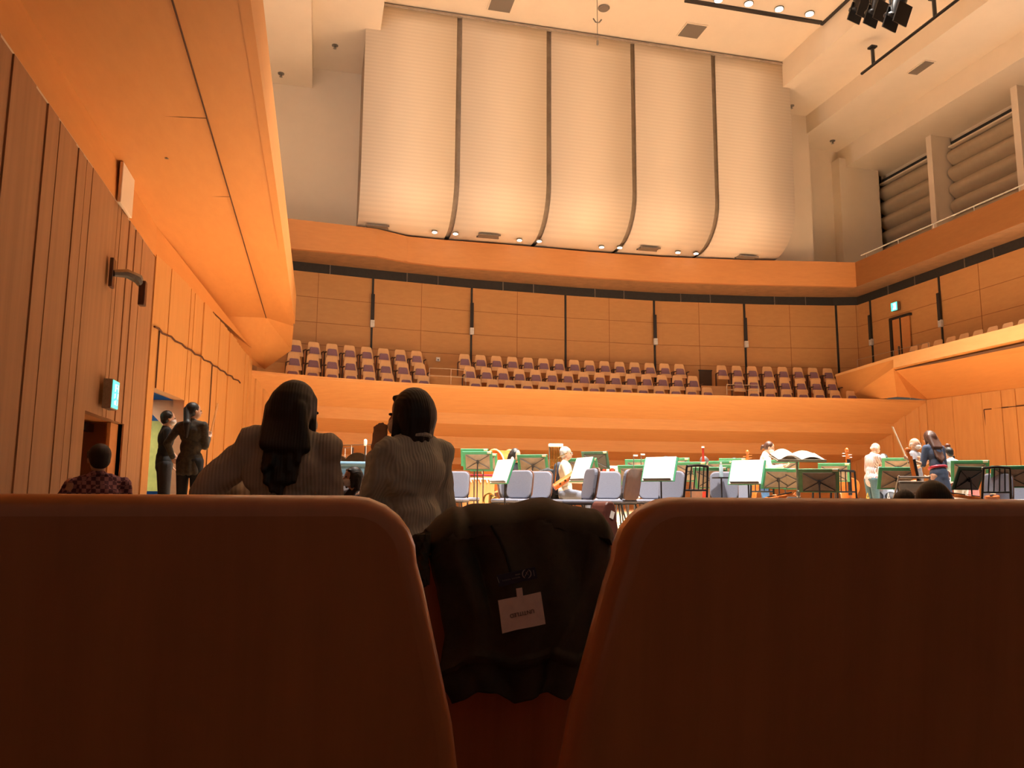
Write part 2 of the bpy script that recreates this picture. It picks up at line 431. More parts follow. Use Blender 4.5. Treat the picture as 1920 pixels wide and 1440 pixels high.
# right balcony: underside, end, and pale parapet
PT = [P(1566, 702, X=19.3), P(1675, 668, X=19.3), P(1920, 606, X=19.3)]
PBm = [P(1566, 706, X=19.3), P(1675, 690, X=19.3), P(1920, 635, X=19.3)]
def extend(p, q, y):
    t = (y - q.y) / (q.y - p.y); return q + (q - p) * t
PT.append(extend(PT[1], PT[2], -2)); PBm.append(extend(PBm[1], PBm[2], -2))
W0 = Vector((21.6, 24.35, 3.5)); W1 = Vector((24.6, -2, 3.5))
m = MB(); PT[1] = PT[1] + Vector((0, 0, -.0))
for i in range(3):
    lo0, lo1 = PBm[i], PBm[i + 1]
    if i == 0: lo0, lo1 = PBm[0], P(1675, 674, X=19.3)
    m.prism([PT[i], PT[i + 1], lo1, lo0], (.18, 0, 0))
struct('wall_balcony_right', m, CHSEAT if False else mat('pale_parapet_wood', (.80, .47, .20), .5, kind='noise', color2=(.75, .43, .18), scale=4, stretch=(1, .4, 2)), smooth=0)
m = MB()
E1 = Vector((21.4, 24.35, 3.5))
m.quad(PBm[1], PBm[3], W1, W0)
m.quad(PBm[0] + Vector((.02, 0, 0)), P(1675, 674, X=19.32), PBm[1], Vector((19.9, 23.9, 3.5)), Vector((19.4, 26.4, 3.5)))
m.quad(PBm[1], W0, Vector((20.6, 24.0, 3.5)), Vector((19.9, 23.9, 3.5)))
struct('ceiling_balcony_right', m, SOFF, smooth=0)
m = MB(); m.quad((19.4, 27.9, 4.35), (19.4, -2, 4.35), (22, -2, 4.35), (22, 27.9, 4.35)); struct('floor_balcony_right', m, CARPET, smooth=0)

# ---- upper back wall (behind the stalls) and upper right wall, with the dark vent slot
UP = [(-3.1, 27.8), (-1.47, 28.05), (1.53, 28.47), (5.29, 28.85), (9.5, 29.0), (13.2, 28.9), (17.3, 28.35), (20.3, 27.75), (21.2, 27.4), (21.2, 19.5), (21.2, 8), (21.2, -2.5)]
SL = 7.75
m = MB()
for (x0, y0), (x1, y1) in zip(UP, UP[1:]):
    z0 = 2.9 if y1 > 27 else 4.3
    m.quad((x0, y0, z0), (x1, y1, z0), (x1, y1, SL), (x0, y0, SL))
struct('wall_back', m, FASC if False else mat('stalls_wall_wood', (.57, .29, .105), .5, kind='noise', color2=(.52, .255, .09), scale=3, stretch=(1, 1, 3)), smooth=0)
m = MB()
for (x0, y0), (x1, y1) in zip(UP, UP[1:]): m.quad((x0, y0, SL), (x1, y1, SL), (x1, y1 , 8.12), (x0, y0, 8.12))
struct('trim_9', m, DARK, smooth=0)
def alongup(px, y0, y1, off=.03):
    """a vertical strip on the stalls wall where the photo shows one; returns plan point"""
    r = P(px, (y0 + y1) / 2, d=FPX); best = None
    for (xa, ya), (xb, yb) in zip(UP, UP[1:]):
        den = r.x * (yb - ya) - r.y * (xb - xa)
        if abs(den) < 1e-9: continue
        t = (xa * (yb - ya) - ya * (xb - xa)) / den
        p = r * t
        u = ((p.x - xa) * (xb - xa) + (p.y - ya) * (yb - ya)) / ((xb - xa) ** 2 + (yb - ya) ** 2)
        if -.001 <= u <= 1.001 and t > 0: best = p; d_ = Vector((xb - xa, yb - ya, 0)).normalized()
    n = Vector((d_.y, -d_.x, 0))
    if n.dot(best) > 0: n = -n
    return best + n * off, d_, n
# seams and thin dark slots of the wall
m = MB(); g = MB()
for (xa, ya), (xb, yb) in zip(UP, UP[1:]):
    for z in (5.15, 5.95, 6.85):
        d_ = Vector((xb - xa, yb - ya, 0)).normalized(); n = Vector((d_.y, -d_.x, 0)); n = n if n.y < 0 or n.x < -.5 else -n
        m.tube([(xa + n.x * .004, ya + n.y * .004, z), (xb + n.x * .004, yb + n.y * .004, z)], .009, 4)
for px in (595, 790, 970, 1142, 1310, 1480, 1605, 1840):
    p, d_, n = alongup(px, 540, 620, .004); m.tube([(p.x, p.y, 4.2), (p.x, p.y, SL)], .009, 4)
struct('trim_10', m, mat('seam_wood', (.34, .12, .03), .8, kind='noise'))
m = MB(); mg = MB()
for px in (618, 763, 821, 943, 1000, 1115, 1169, 1275, 1330, 1450, 1508, 1665, 1716, 1812, 1868):
    p, d_, n = alongup(px, 520, 530, .02); mg.box((p.x, p.y, 7.93), (.03, .03, .36))
for px in (698, 884, 1060, 1226, 1395, 1567, 1633, 1765):
    p, d_, n = alongup(px, 560, 600, .02)
    m.box((p.x, p.y, (4.2 + SL) / 2), (.07, .05, SL - 4.2))
struct('trim_11', m, DARK, smooth=0); struct('trim_12', mg, METAL, smooth=0)
for i, px in enumerate((698, 884, 1226, 1395, 1633, 1765)):
    p, d_, n = alongup(px, 560, 600, .09)
    t = thing('wall_lamp', (p.x, p.y, 0), math.atan2(d_.y, d_.x), 'slim dark wall lamp with white cap, %s from the left above the stalls' % ORD[i], 'wall lamp', 'slim lamps on the stalls wall')
    MB().box((0, 0, 6.65), (.12, .09, 1.0)).build('lamp_body', DKMETAL, t, bevel=.01)
    MB().box((0, -.02 if n.y < 0 else .02, 6.05), (.15, .12, .26)).build('lamp_cap', mat('lamp_cap_white', (.75, .72, .68), .5, kind='noise'), t, bevel=.01)

# ---- gallery front (fascia) sweeping over the stalls
FA = [(-1.49, 26.04, 7.92), (.2, 26.2, 7.94), (1.6, 26.35, 7.96), (2.7, 26.9, 8.0), (4.0, 26.95, 7.96), (6.8, 26.9, 7.96), (9.5, 26.95, 7.96), (12.3, 26.85, 7.96), (15.5, 26.4, 7.96), (18.4, 25.85, 7.96), (19.8, 25.6, 7.96), (19.75, 17.9, 7.96), (19.75, 8, 7.96), (19.75, -2.5, 7.96)]
m = MB(); s_ = MB()
for (a, b) in zip(FA, FA[1:]):
    m.prism([(a[0], a[1], a[2]), (b[0], b[1], b[2]), (b[0], b[1], 8.93), (a[0], a[1], 8.93)], (0.0 if a[1] > 25 else .15, .15 if a[1] > 25 and b[1] > 25 else 0, 0))
    pass
struct('wall_gallery_front', m, FASC, smooth=0)
def wall_pt(x, y): return (21.2, min(y, 27.4)) if x > 19 else (x, min(29.0, max(27.8, 28.0 + (x + 1.5) * .13)))
FB = [(-1.49, 28.3), (.2, 28.5), (1.6, 28.6), (2.7, 28.8), (4, 28.9), (6.8, 29.1), (9.5, 29.1), (12.3, 29.1), (15.5, 28.8), (18.4, 28.3), (21.3, 27.5), (21.3, 17.9), (21.3, 8), (21.3, -2.5)]
for i in range(len(FA) - 1):
    a, b = FA[i], FA[i + 1]
    s_.quad((a[0], a[1] + .05, a[2] + .02), (b[0] + .05, b[1], b[2] + .02), (*FB[i + 1], 8.1), (*FB[i], 8.1))
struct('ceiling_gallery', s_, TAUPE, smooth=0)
m = MB()
for i in range(len(FA) - 1): m.quad((FA[i][0], FA[i][1], 8.7), (FA[i + 1][0], FA[i + 1][1], 8.7), (FB[i + 1][0] + (2.4 if FB[i + 1][0] > 21 else 0), FB[i + 1][1], 8.7), (FB[i][0] + (2.4 if FB[i][0] > 21 else 0), FB[i][1], 8.7))
struct('floor_gallery', m, CARPET, smooth=0)

# ---- white vault: stepped profile running the length of the hall
PR = [(23.4, 13.74), (21.07, 13.74), (21.07, 14.6), (18.78, 14.6), (18.78, 15.37), (16.57, 15.37), (16.57, 16.4)]
PRL = [(17.6 - x + .4, z) for x, z in PR[::-1]]
PR = PR + PRL
m = MB()
for (a, b) in zip(PR, PR[1:]): m.quad((a[0], -3, a[1]), (b[0], -3, b[1]), (b[0], 28.3, b[1]), (a[0], 28.3, a[1]))
struct('ceiling', m, CREAM, smooth=0)
m = MB()
m.quad((-6, 28.0, 8.5), (24, 28.0, 8.5), (24, 28.0, 17), (-6, 28.0, 17)); struct('wall_back_upper', m, CREAM, smooth=0)
m = MB(); m.box((17.9, 27.4, 12.2), (1.9, 1.2, 7.4)); m.box((21.7, 27.75, 11.3), (1.9, .5, 5.6)); struct('trim_13', m, CREAM, smooth=0)
m = MB(); m.quad((-5.0, -3, 4.9), (-5.0, 28, 4.9), (-5.0, 28, 14), (-5.0, -3, 14)); struct('wall_left_gallery', m, CREAM, smooth=0)
# windows with folded blinds between piers on the right
m = MB(); m.quad((23.3, -3, 8.6), (23.3, 28, 8.6), (23.3, 28, 13.8), (23.3, -3, 13.8)); struct('wall_right_upper', m, CREAM, smooth=0)
XW = 23.2
BL = mat('taupe_blind', (.46, .36, .25), .8, kind='noise', color2=(.43, .335, .23), scale=5)
pm = MB()
for i in range(7):
    yf = 28.0 - 3.87 * i
    pm.box((XW - .45, yf + .06, 11.15), (.9, .12, 5.2)).box((XW - .88, yf + .1, 11.15), (.06, .26, 5.2))
    if i > 5: continue
    t = thing('window_%d' % (i + 1), (XW, yf - 1.935, 0), 0, None, None); t['kind'] = 'structure'; hw = 1.87
    MB().box((-.04, 0, 13.3), (.3, hw * 2, .06)).box((.02, 0, 8.9), (.2, hw * 2, .1)).build('window_frame', CREAM, t, smooth=0)
    MB().box((.0, 0, 13.45), (.1, hw * 2, .16)).build('head_slot', DARK, t, smooth=0)
    def bl(u, v):
        z = 13.24 - v * 4.3; k = (v * 6.5) % 1; dx = .30 * abs(math.sin(math.pi * k)) ** .8
        return (.02 - dx, -hw + u * 2 * hw, z)
    MB().grid(bl, 1, 78).build('window_blind', BL, t, smooth=60)
struct('trim_14', pm, CREAM, smooth=0)
# rail on the gallery front
m = MB(); m.tube([(19.85, 25.3, 9.12), (19.85, -2, 9.12)], .025, 6)
for k in range(12): m.tube([(19.85, 25 - k * 1.7, 8.93), (19.85, 25 - k * 1.7, 9.12)], .015, 5)
tag(m.build('gallery_rail', mat('white_rail', (.75, .70, .62), .5, kind='noise')), 'thin white rail on top of the orange gallery front at right', 'rail')

# ---- the five tall pale panels over the stage, curling back at the foot
YF = 25.0; edges = [.94, 4.11, 7.31, 10.47, 13.68, 16.86]
def pan(x0, x1):
    prof = [(YF, 16.33)] + [(YF, 16.33 - k * .58) for k in range(1, 10)]
    R = 1.55
    for k in range(9):
        a = math.pi / 2 * k / 8; prof.append((YF + R - R * math.cos(a), 10.6 - R * math.sin(a)))
    prof.append((27.85, 9.03))
    m = MB()
    for (a, b) in zip(prof, prof[1:]): m.quad((x0, a[0], a[1]), (x1, a[0], a[1]), (x1, b[0], b[1]), (x0, b[0], b[1]))
    return m, prof
print([round(P(a, b, X=20.35).y, 2) for a, b in ((1716, 647), (1742, 641), (1767, 634), (1790, 628), (1815, 621), (1842, 613), (1873, 606), (1898, 599), (1918, 593))])
for i in range(5):
    x0, x1 = edges[i] + (.09 if i else 0), edges[i + 1] - (.09 if i < 4 else 0)
    m, prof = pan(x0, x1)
    t = tag(m.build('acoustic_panel', PANEL, smooth=60, solid=.06), 'tall pale acoustic panel curling back at its foot, %s from the left' % ORD[i], 'panel', 'pale panels above the choir stalls')
m, prof = pan(edges[0] + .02, edges[-1] - .02)
m.V = [(x, y + .14, z + (.0 if z > 10.4 else .10)) for x, y, z in m.V]
for xe in (edges[0] + .02, edges[-1] - .02):
    m.quad(*[(xe, y + .14, z + (0 if z > 10.4 else .1)) for y, z in prof], (xe, 28, 16.3))
struct('trim_15', m, mat('panel_gap', (.45, .36, .28), .7, kind='noise', scale=4), smooth=60)
m = MB().box((8.9, YF - .03, 16.30), (15.95, .1, .07)); struct('trim_16', m, mat('panel_gap', (0, 0, 0)), smooth=0)
LAMP = mat('warm_lamp_glow', (1.0, .93, .78), emit=14)
UL = [(815, 435), (854, 438), (974, 450), (1011, 452), (1128, 463), (1162, 464), (1271, 473), (1305, 475)]
def disc_light(name, c, r, label, cat, grp, power=0):
    t = thing(name, c, 0, label, cat, grp)
    MB().lathe([(r * 1.25, -.01), (r * 1.25, .03), (r, .03)], n=18).build('lamp_ring', METAL, t)
    MB().lathe([(r, -.025), (r * .9, -.03), (.001, -.03)], n=18).build('lamp_glass', LAMP, t)
    return t
for i, (x, y) in enumerate(UL):
    p = P(x, y, Z=8.98); disc_light('downlight', (p.x, p.y, 8.98), .085, 'small bright round downlight under the pale panels, %s from the left' % ORD[i], 'downlight', 'downlights under the pale panels')
GR = mat('grille_grey', (.22, .18, .145), .6, kind='wave', scale=30)
for i, (x, y) in enumerate(((707, 426), (916, 443), (1216, 467), (1400, 483))):
    p = P(x, y, Z=8.98); t = thing('air_vent', (p.x, p.y, 8.985), 0, 'long grey slotted vent under the pale panels, %s from the left' % ORD[i], 'vent', 'vents under the pale panels')
    MB().box((0, 0, 0), (.72, .30, .04)).build('grille', GR, t)
    MB().box((0, .17, 0), (.8, .05, .05)).box((0, -.17, 0), (.8, .05, .05)).build('frame', METAL, t)
# ---- ceiling fittings
for i, (x, y, zz, sx, sy, lab) in enumerate(((940, 8, 16.37, .75, .75, 'square grey air vent in the ceiling above the second panel'), (1298, 58, 16.37, .75, .75, 'square grey air vent in the ceiling above the fourth panel'), (1727, 127, 14.57, .35, .8, 'oblong grey air vent in the sloping vault at right'))):
    p = P(x, y, Z=zz); t = thing('air_vent', (p.x, p.y, zz), 0, lab, 'vent'); MB().box((0, 0, 0), (sx, sy, .05)).build('grille', GR, t); MB().box((0, 0, .01), (sx + .08, sy + .08, .03)).build('frame', CREAM, t)
m = MB(); a = P(1285, 0, Z=16.38); b = P(1537, 44, Z=16.38); m.box(((a.x + b.x) / 2, a.y, 16.37), (b.x - a.x, .16, .06)); m.box((b.x + .1, a.y - 3.0, 16.37), (.12, 6.2, .06))
struct('trim_17', m, DKMETAL, smooth=0)
for i, (x, y) in enumerate(((1347, 3), (1404, 10), (1461, 20), (1518, 29))):
    p = P(x, y, Z=16.3); disc_light('ceiling_light', (p.x, p.y, 16.36), .13, 'glowing round ceiling lamp beside the dark slot, %s from the left' % ORD[i], 'ceiling light', 'ceiling lamps beside the dark slot')
p = P(1132, 16, Z=16.36); t = thing('ceiling_speaker', (p.x, p.y, 16.36), 0, 'round grey grille in the ceiling above the middle panels', 'speaker'); MB().lathe([(.17, -.03), (.2, 0), (.2, .03)], n=20).build('grille', GR, t)
p = P(1120, 42, d=22); t = thing('hanging_microphone', (p.x, p.y, 0), 0, 'thin microphone hanging on a wire before the middle panel', 'microphone')
q = P(1121, 80, d=22); MB().tube([(0, 0, 16.38), (0, 0, q.z)], .012, 5).build('wire', METAL, t); MB().tube([(-.12, 0, p.z + .1), (-.05, 0, p.z), (.05, 0, p.z), (.12, 0, p.z + .1)], .02, 6).build('bracket', METAL, t); MB().cap((0, 0, q.z), .03, (0, 0, q.z - .1), .03).build('capsule', METAL, t)
# lighting bar, right
a = P(1615, 128, Z=14.55); XB = a.x
t = thing('lighting_bar', (XB, a.y, 14.5), 0, 'long black lighting bar on short hangers along the right vault', 'lighting bar')
z0 = -.15; m = MB().tube([(0, 0, z0), (0, -16, z0)], .05, 8); m.build('bar', BLACK, t)
for px, py in ((1637, 110), (1752, 15)):
    yy = P(px, py, X=XB).y - a.y; MB().tube([(0, yy, z0), (0, yy, z0 + .55)], .06, 8).box((0, yy, z0 + .62), (.22, .22, .06)).build('hanger', BLACK, t)
for i, (px, py, dd) in enumerate(((1612, 6, 19), (1643, 11, 18), (1681, 15, 16.5))):
    p = P(px, py, d=dd); t = thing('stage_spotlight', p, .3, 'black stage spotlight at the top right, %s from the left' % ORD[i], 'spotlight', 'black spotlights at the top right')
    Rm = R3('X', 25); MB().lathe([(.12, .3), (.16, .25), (.17, -.1), (.21, -.16), (.2, -.2)], R=Rm).build('housing', BLACK, t); MB().box((0, -.12, -.2), (.44, .03, .4), Rm).box((0, .12, -.2), (.44, .03, .4), Rm).build('barn_doors', BLACK, t, smooth=0)
    MB().tube([(-.22, 0, 0), (-.22, 0, .5), (.22, 0, .5), (.22, 0, 0)], .02, 6).tube([(0, 0, .5), (0, 0, 15.4 - p.z)], .03, 6).build('yoke', DKMETAL, t)
# sprinklers and small sensors
sp = [(p, 4.90, 'balcony underside') for p in ((313, 293), (384, 462), (408, 520), (436, 592), (477, 637))]
for i, (p, z, w_) in enumerate(sp):
    q = P(*p, Z=z - .02); t = thing('sprinkler', (q.x, q.y, z), 0, 'tiny sprinkler in the orange balcony underside, %s from the top' % ORD[i], 'sprinkler', 'sprinklers in the balcony underside')
    MB().lathe([(.045, .02), (.045, 0), (.012, -.01), (.012, -.05), (.03, -.055)], n=12).build('head', METAL, t)
for i, (px, py, z) in enumerate(((527, 139, 14.57), (628, 86, 15.35), (1484, 199, 15.35), (1561, 265, 14.57))):
    q = P(px, py, Z=z); t = thing('sprinkler', (q.x, q.y, z), 0, ('small grey sprinkler at the %s of the white vault' % ('far left edge', 'left, by the first panel', 'right, beside the fifth panel', 'right, above the white corner')[i]), 'sprinkler')
    MB().lathe([(.11, .03), (.11, 0), (.03, -.02), (.03, -.09), (.06, -.1)], n=12).build('head', METAL, t)
# ---- bracket lamp on the left wall
t = thing('wall_bracket_lamp', (XL + .02, 11.9, 2.72), 0, 'metal bracket lamp with two dark plates on the ribbed left wall', 'wall lamp')
p = P(209, 512, X=XL + .05); q = P(234, 538, X=XL + .35); t.location = (XL + .03, p.y, p.z)
BRN = mat('dark_brown_plate', (.08, .03, .02), .3, kind='noise')
MB().box((.03, 0, 0), (.05, .16, .42)).build('plate', BRN, t, bevel=.01)
MB().tube([(.05, 0, 0), (.2, .08, .03), (.34, .16, -.02), (.38, .2, -.1)], [.05, .07, .075, .05], 8).build('arm', METAL, t)
MB().box((.4, .22, -.22), (.09, .14, .36)).build('lamp_head', BRN, t, bevel=.01)
# ---- exit signs
EXG = mat('exit_glow', (.10, .85, .62), emit=1.6); EXW = mat('exit_white', (.80, 1.0, .95), emit=2.6)
def exit_sign(loc, rz, w, h, label):
    t = thing('exit_sign', loc, rz, label, 'exit sign')
    MB().box((0, 0, 0), (w, .12, h)).build('housing', METAL, t, bevel=.01)
    MB().box((0, -.066, 0), (w * .92, .01, h * .92)).build('sign_face', EXG, t)
    k = h / .5
    f = MB().box((.03 * k, -.075, 0), (.20 * k, .006, .34 * k))
    f.build('door_symbol', EXW, t)
    g = MB(); c = lambda x, z: (x * k, -.082, z * k)
    for a, b, r in ((c(-.02, .08), c(-.03, -.04), .022), (c(-.03, -.04), c(.04, -.09), .016), (c(.04, -.09), c(.03, -.16), .014), (c(-.03, -.04), c(-.08, -.10), .016), (c(-.08, -.10), c(-.14, -.10), .014), (c(-.02, .06), c(.06, .03), .013), (c(-.02, .06), c(-.1, .02), .013)):
        g.cap(a, r * k, b, r * k, 6)
    g.ell(c(0, .135), (.03 * k, .012, .03 * k))
    g.build('running_figure', EXG, t)
    return t
p = P(207, 740, X=XL + .1); exit_sign((XL + .1, p.y, p.z), math.pi / 2 , .36, .42, 'glowing green exit sign above the doorway in the left wall')
p = P(1680, 575, X=21.1); exit_sign((21.08, p.y, p.z), -math.pi / 2, .34, .34, 'glowing green exit sign high on the right wall above balcony door')
# balcony door, right
ya = P(1672, 600, X=21.15).y; yb = P(1707, 590, X=21.15).y; zt = P(1690, 594, X=21.15).z
d = thing('door_2', (21.14, (ya + yb) / 2, 4.3), 0, None, None); d['kind'] = 'structure'; hw = abs(ya - yb) / 2; H = zt - 4.3
MB().box((0, 0, H / 2), (.05, hw * 2 - .1, H)).build('door_leaf', FASC, d); MB().box((-.02, 0, H), (.12, hw * 2 + .1, .09)).box((-.02, hw, H / 2), (.12, .12, H)).box((-.02, 0, H / 2), (.07, .05, H)).build('door_frame', DKMETAL, d, smooth=0)
MB().box((-.07, .12, 1.0), (.05, .05, .6)).build('door_handle', METAL, d)
# dark grille low on the stalls wall, white switch box, and aisle rails
p, d_, n = alongup(1322, 680, 710, .03); t = thing('wall_grille', (p.x, p.y, 4.62), math.atan2(d_.y, d_.x), 'square dark grille low on the wall behind the stalls aisle', 'grille'); MB().box((0, 0, 0), (.5, .05, .62)).build('grille', mat('dark_grille', (.09, .055, .035), .7, kind='wave', scale=20), t); MB().box((0, 0, .33), (.56, .07, .04)).build('frame', DKMETAL, t)
p, d_, n = alongup(821, 673, 675, .03); t = thing('wall_switch', (p.x, p.y, p.z), math.atan2(d_.y, d_.x), 'small white switch box on the wall above the left stalls aisle', 'switch'); MB().box((0, 0, 0), (.15, .05, .15)).build('plate', PAPER, t, bevel=.01); MB().box((0, -.03, -.02), (.06, .02, .05)).build('button', GREY, t)
RAILM = mat('thin_rail', (.60, .48, .36), .4, metal=.4, kind='noise')
def rail(pts, h, label, zf):
    t = thing('handrail', (*pts[0], zf), 0, label, 'handrail'); v = [Vector((p[0] - pts[0][0], p[1] - pts[0][1], h)) for p in pts]
    for k in (1, .5): MB().tube([(a.x, a.y, h * k) for a in v], .009, 5).build('bar', RAILM, t)
    for a in v: MB().tube([(a.x, a.y, 0), (a.x, a.y, h)], .009, 5).build('post', RAILM, t)
xa = P(800, 690, Y=26.0).x; xb = P(868, 690, Y=26).x; rail([(xa, ypar(xa) + .1), ((xa + xb) / 2 + .1, ypar(xa) + .1), (xb, ypar(xb) + .1)], .50, 'thin rail across the left stalls aisle', 3.53)
xa = P(1345, 718, Y=26.0).x; xb = P(1400, 718, Y=26).x; rail([(xa, ypar(xa) + .1), (xb, ypar(xb) + .1)], .38, 'thin rail across the right stalls aisle', 3.53)
xa = P(1640, 738, Y=25.3).x; xb = P(1685, 740, Y=25.1).x; rail([(xa, ypar(xa) + .1), (xb, ypar(xb) + .1)], .28, 'short thin rail at the far right end of the stalls', 3.53)
rail([(20.2, 26.3), (20.2, 24.3), (20.2, 22.6)], .9, 'dark thin rail beside the balcony door on the right', 4.35)

# ---- choir seats
def choir_seat():
    t = thing('choir_seat', (0, 0, 0), 0, '', 'seat', 'wooden choir stall seats')
    def trap(w0, w1, z0, z1, y0, y1, th, r=.03):
        poly = []
        pts = [(-w0, z0), (w0, z0), (w1, z1 - r), (w1 - r, z1), (-w1 + r, z1), (-w1, z1 - r)]
        for x, z in pts: poly.append((x, y0 + (y1 - y0) * (z - z0) / (z1 - z0), z))
        return MB().prism(poly, (0, th, 0))
    trap(.265, .185, .38, .93, 0, .12, .03, .04).build('backrest', CHSEAT, t, smooth=0, bevel=.008)
    trap(.180, .150, .475, .735, -.03, .02, .05, .03).build('back_cushion', MAUVE, t, smooth=0, bevel=.012)
    trap(.225, .222, .34, .49, -.10, -.075, .055, .03).build('folded_seat', CHSEAT, t, smooth=0, bevel=.01)
    for sx in (-1, 1):
        MB().box((sx * .262, -.10, .58), (.05, .26, .035)).box((sx * .262, .03, .29), (.03, .12, .58)).build('armrest', mat('dark_armrest', (.16, .07, .035), .5, kind='noise'), t, smooth=0, bevel=.008)
    return t
proto = choir_seat(); used = False
BLK = [('left', 8, [(550, 795), (552, 787.5), (554, 781)]), ('centre', 15, [(891.6, 1323.9), (880.4, 1297.6), (870.7, 1272.8)]), ('right', 8, [(1410, 1622), (1381, 1584), (1351.8, 1550.3)])]
RN = ['front', 'middle', 'back']
ROWD = {0: {}, 1: {}, 2: {}}
for bn, n, rows in BLK:
    for r, (pa, pb) in enumerate(rows):
        def pos(px):
            y = 26.0
            for _ in range(6):
                q = P(px, 690, d=1); x = q.x / q.y * y; y = row_y(r, x) + .12
            return x, y
        xa_, xb_ = pos(pa)[0], pos(pb)[0]
        for i in range(n):
            x = xa_ + (xb_ - xa_) * i / (n - 1); y = row_y(r, x)
            sl = (ypar(x + .3) - ypar(x - .3)) / .6
            lab = 'pale wooden choir seat with mauve cushion, %s from left in the %s row, %s block' % (ORD[i], RN[r], bn)
            if not used: proto.location = (x, y, TIER[r]); proto.rotation_euler = (0, 0, math.atan(sl)); proto['label'] = lab; used = True
            else: copy_tree(proto, (x, y, TIER[r]), math.atan(sl), lab)
for i, (px, py) in enumerate(((1716, 647), (1742, 641), (1767, 634), (1790, 628), (1815, 621), (1842, 613), (1873, 606), (1898, 599), (1918, 593))):
    yy = 23.4 - .565 * i; copy_tree(proto, (20.2, yy, 4.35), -math.pi / 2, 'pale wooden balcony seat behind the right parapet, %s from the left' % ORD[i], 'seats on the right balcony')
# ================================================================ AUDIENCE SEATS
def audience_seat():
    t = thing('auditorium_seat', (0, 0, 0), 0, '', 'seat', 'wooden auditorium seats')
    H = .941; q = .13                      # recline: the top leans back (-Y)
    def pt(x, z): return (x, -(z - H) * -q * 1.0 if False else (H - z) * q, z)
    prof = [(-.262, .30), (.262, .30), (.262, .60), (.250, .70), (.2365, .786), (.213, .88)]
    poly = [pt(x, z) for x, z in prof]
    for k in range(7):
        a = math.pi / 2 * k / 6; poly.append(pt(.208 - .045 + .045 * math.cos(a), H - .045 + .045 * math.sin(a)))
    for k in range(7):
        a = math.pi / 2 + math.pi / 2 * k / 6; poly.append(pt(-.208 + .045 + .045 * math.cos(a), H - .045 + .045 * math.sin(a)))
    poly += [pt(-.213, .88), pt(-.2365, .786), pt(-.25, .70), pt(-.262, .60)]
    MB().prism(poly, (0, .034, 0)).build('backrest', SEATW, t, smooth=30, bevel=.0135, seg=5)
    def c(x, z): return (x, (H - z) * q + .034, z)
    MB().prism([c(-.2, .5), c(.2, .5), c(.165, .84), c(-.165, .84)], (0, .05, 0)).build('back_cushion', MAUVE, t, smooth=0, bevel=.02)
    MB().box((0, .33, .44), (.46, .44, .10)).build('seat_cushion', MAUVE, t, bevel=.03)
    for sx in (-1, 1):
        MB().box((sx * .28, .3, .62), (.03, .34, .03)).box((sx * .28, .2, .31), (.024, .14, .62)).build('armrest', SEATW, t, smooth=0, bevel=.006)
    return t
aud = audience_seat(); first = True
rowdef = [(.53, -.943, (-.141 - .559, -.141, .418, .418 + .559), ('near row, second left of the jacket gap', 'nearest seat filling the lower left, beside the hanging jacket', 'nearest seat filling the lower right, beside the hanging jacket', 'near row, second right of the jacket gap')),
          (1.45, -1.02, (-.1915, .3675, .9265), ('seat of the second row, left of the one holding the jacket', 'seat of the second row, with the dark jacket thrown over it', 'seat of the second row, right of the one holding the jacket'))]
for y, z, xl, labs in rowdef:
    for x, lab in zip(xl, labs):
        lab = 'dark wooden auditorium ' + lab if lab.startswith('seat') else 'dark wooden auditorium seat, ' + lab
        if first: aud.location = (x, y, z); aud['label'] = lab; first = False
        else: copy_tree(aud, (x, y, z), 0, lab)

# ================================================================ THE JACKET
JM = mat('dark_olive_cloth', (.060, .047, .030), .8, kind='noise', color2=(.045, .035, .022), scale=45, bump=.08)
def ip(x, tab):
    for (a, b), (c_, d_) in zip(tab, tab[1:]):
        if x <= c_:
            t = max(0, (x - a) / (c_ - a)); t = t * t * (3 - 2 * t) * .5 + t * .5; return b + (d_ - b) * t
    return tab[-1][1]
LT = [(0, 806), (.12, 812), (.25, 822), (.4, 829), (.55, 836), (.7, 830), (.82, 822), (1, 850)]
RT = [(0, 1142), (.15, 1143), (.3, 1141), (.45, 1136), (.6, 1126), (.75, 1108), (.9, 1096), (1, 1082)]
CR = [(0, 1000), (.08, 975), (.16, 955), (.26, 945), (.45, 943), (.6, 937), (.66, 935), (.74, 941), (.84, 953), (.93, 962), (1, 975)]
BT = [(0, 1318), (.08, 1312), (.2, 1296), (.35, 1300), (.5, 1318), (.62, 1312), (.75, 1296), (.9, 1312), (1, 1285)]
def fold(u, v):
    f = .014 * math.sin(9 * u + 5.5 * v + 1.2) * math.exp(-((u - .25) / .3) ** 2) + .006 * math.sin(23 * u - 6 * v) + .007 * math.sin(5 * u + 14 * v * (1 - u) + 2)
    f += .012 * math.exp(-((u - .12 - .12 * v) / .035) ** 2) * (1 - v) - .016 * math.exp(-((u - .2 - .17 * v) / .03) ** 2) * math.exp(-((v - .25) / .28) ** 2)
    f += .012 * math.exp(-((v - .76 - .04 * (1 - u)) / .02) ** 2) - .022 * (1 if v > .79 + .03 * (1 - u) else 0)
    f += .012 * math.exp(-((u - .93 + .2 * v) / .03) ** 2)
    return f
def jy(u, v):
    b = .055 * math.sin(math.pi * min(1, u * 1.0)) ** .6
    return 1.395 - b * (.75 + .25 * math.sin(math.pi * v)) - fold(u, v) + .02 * v
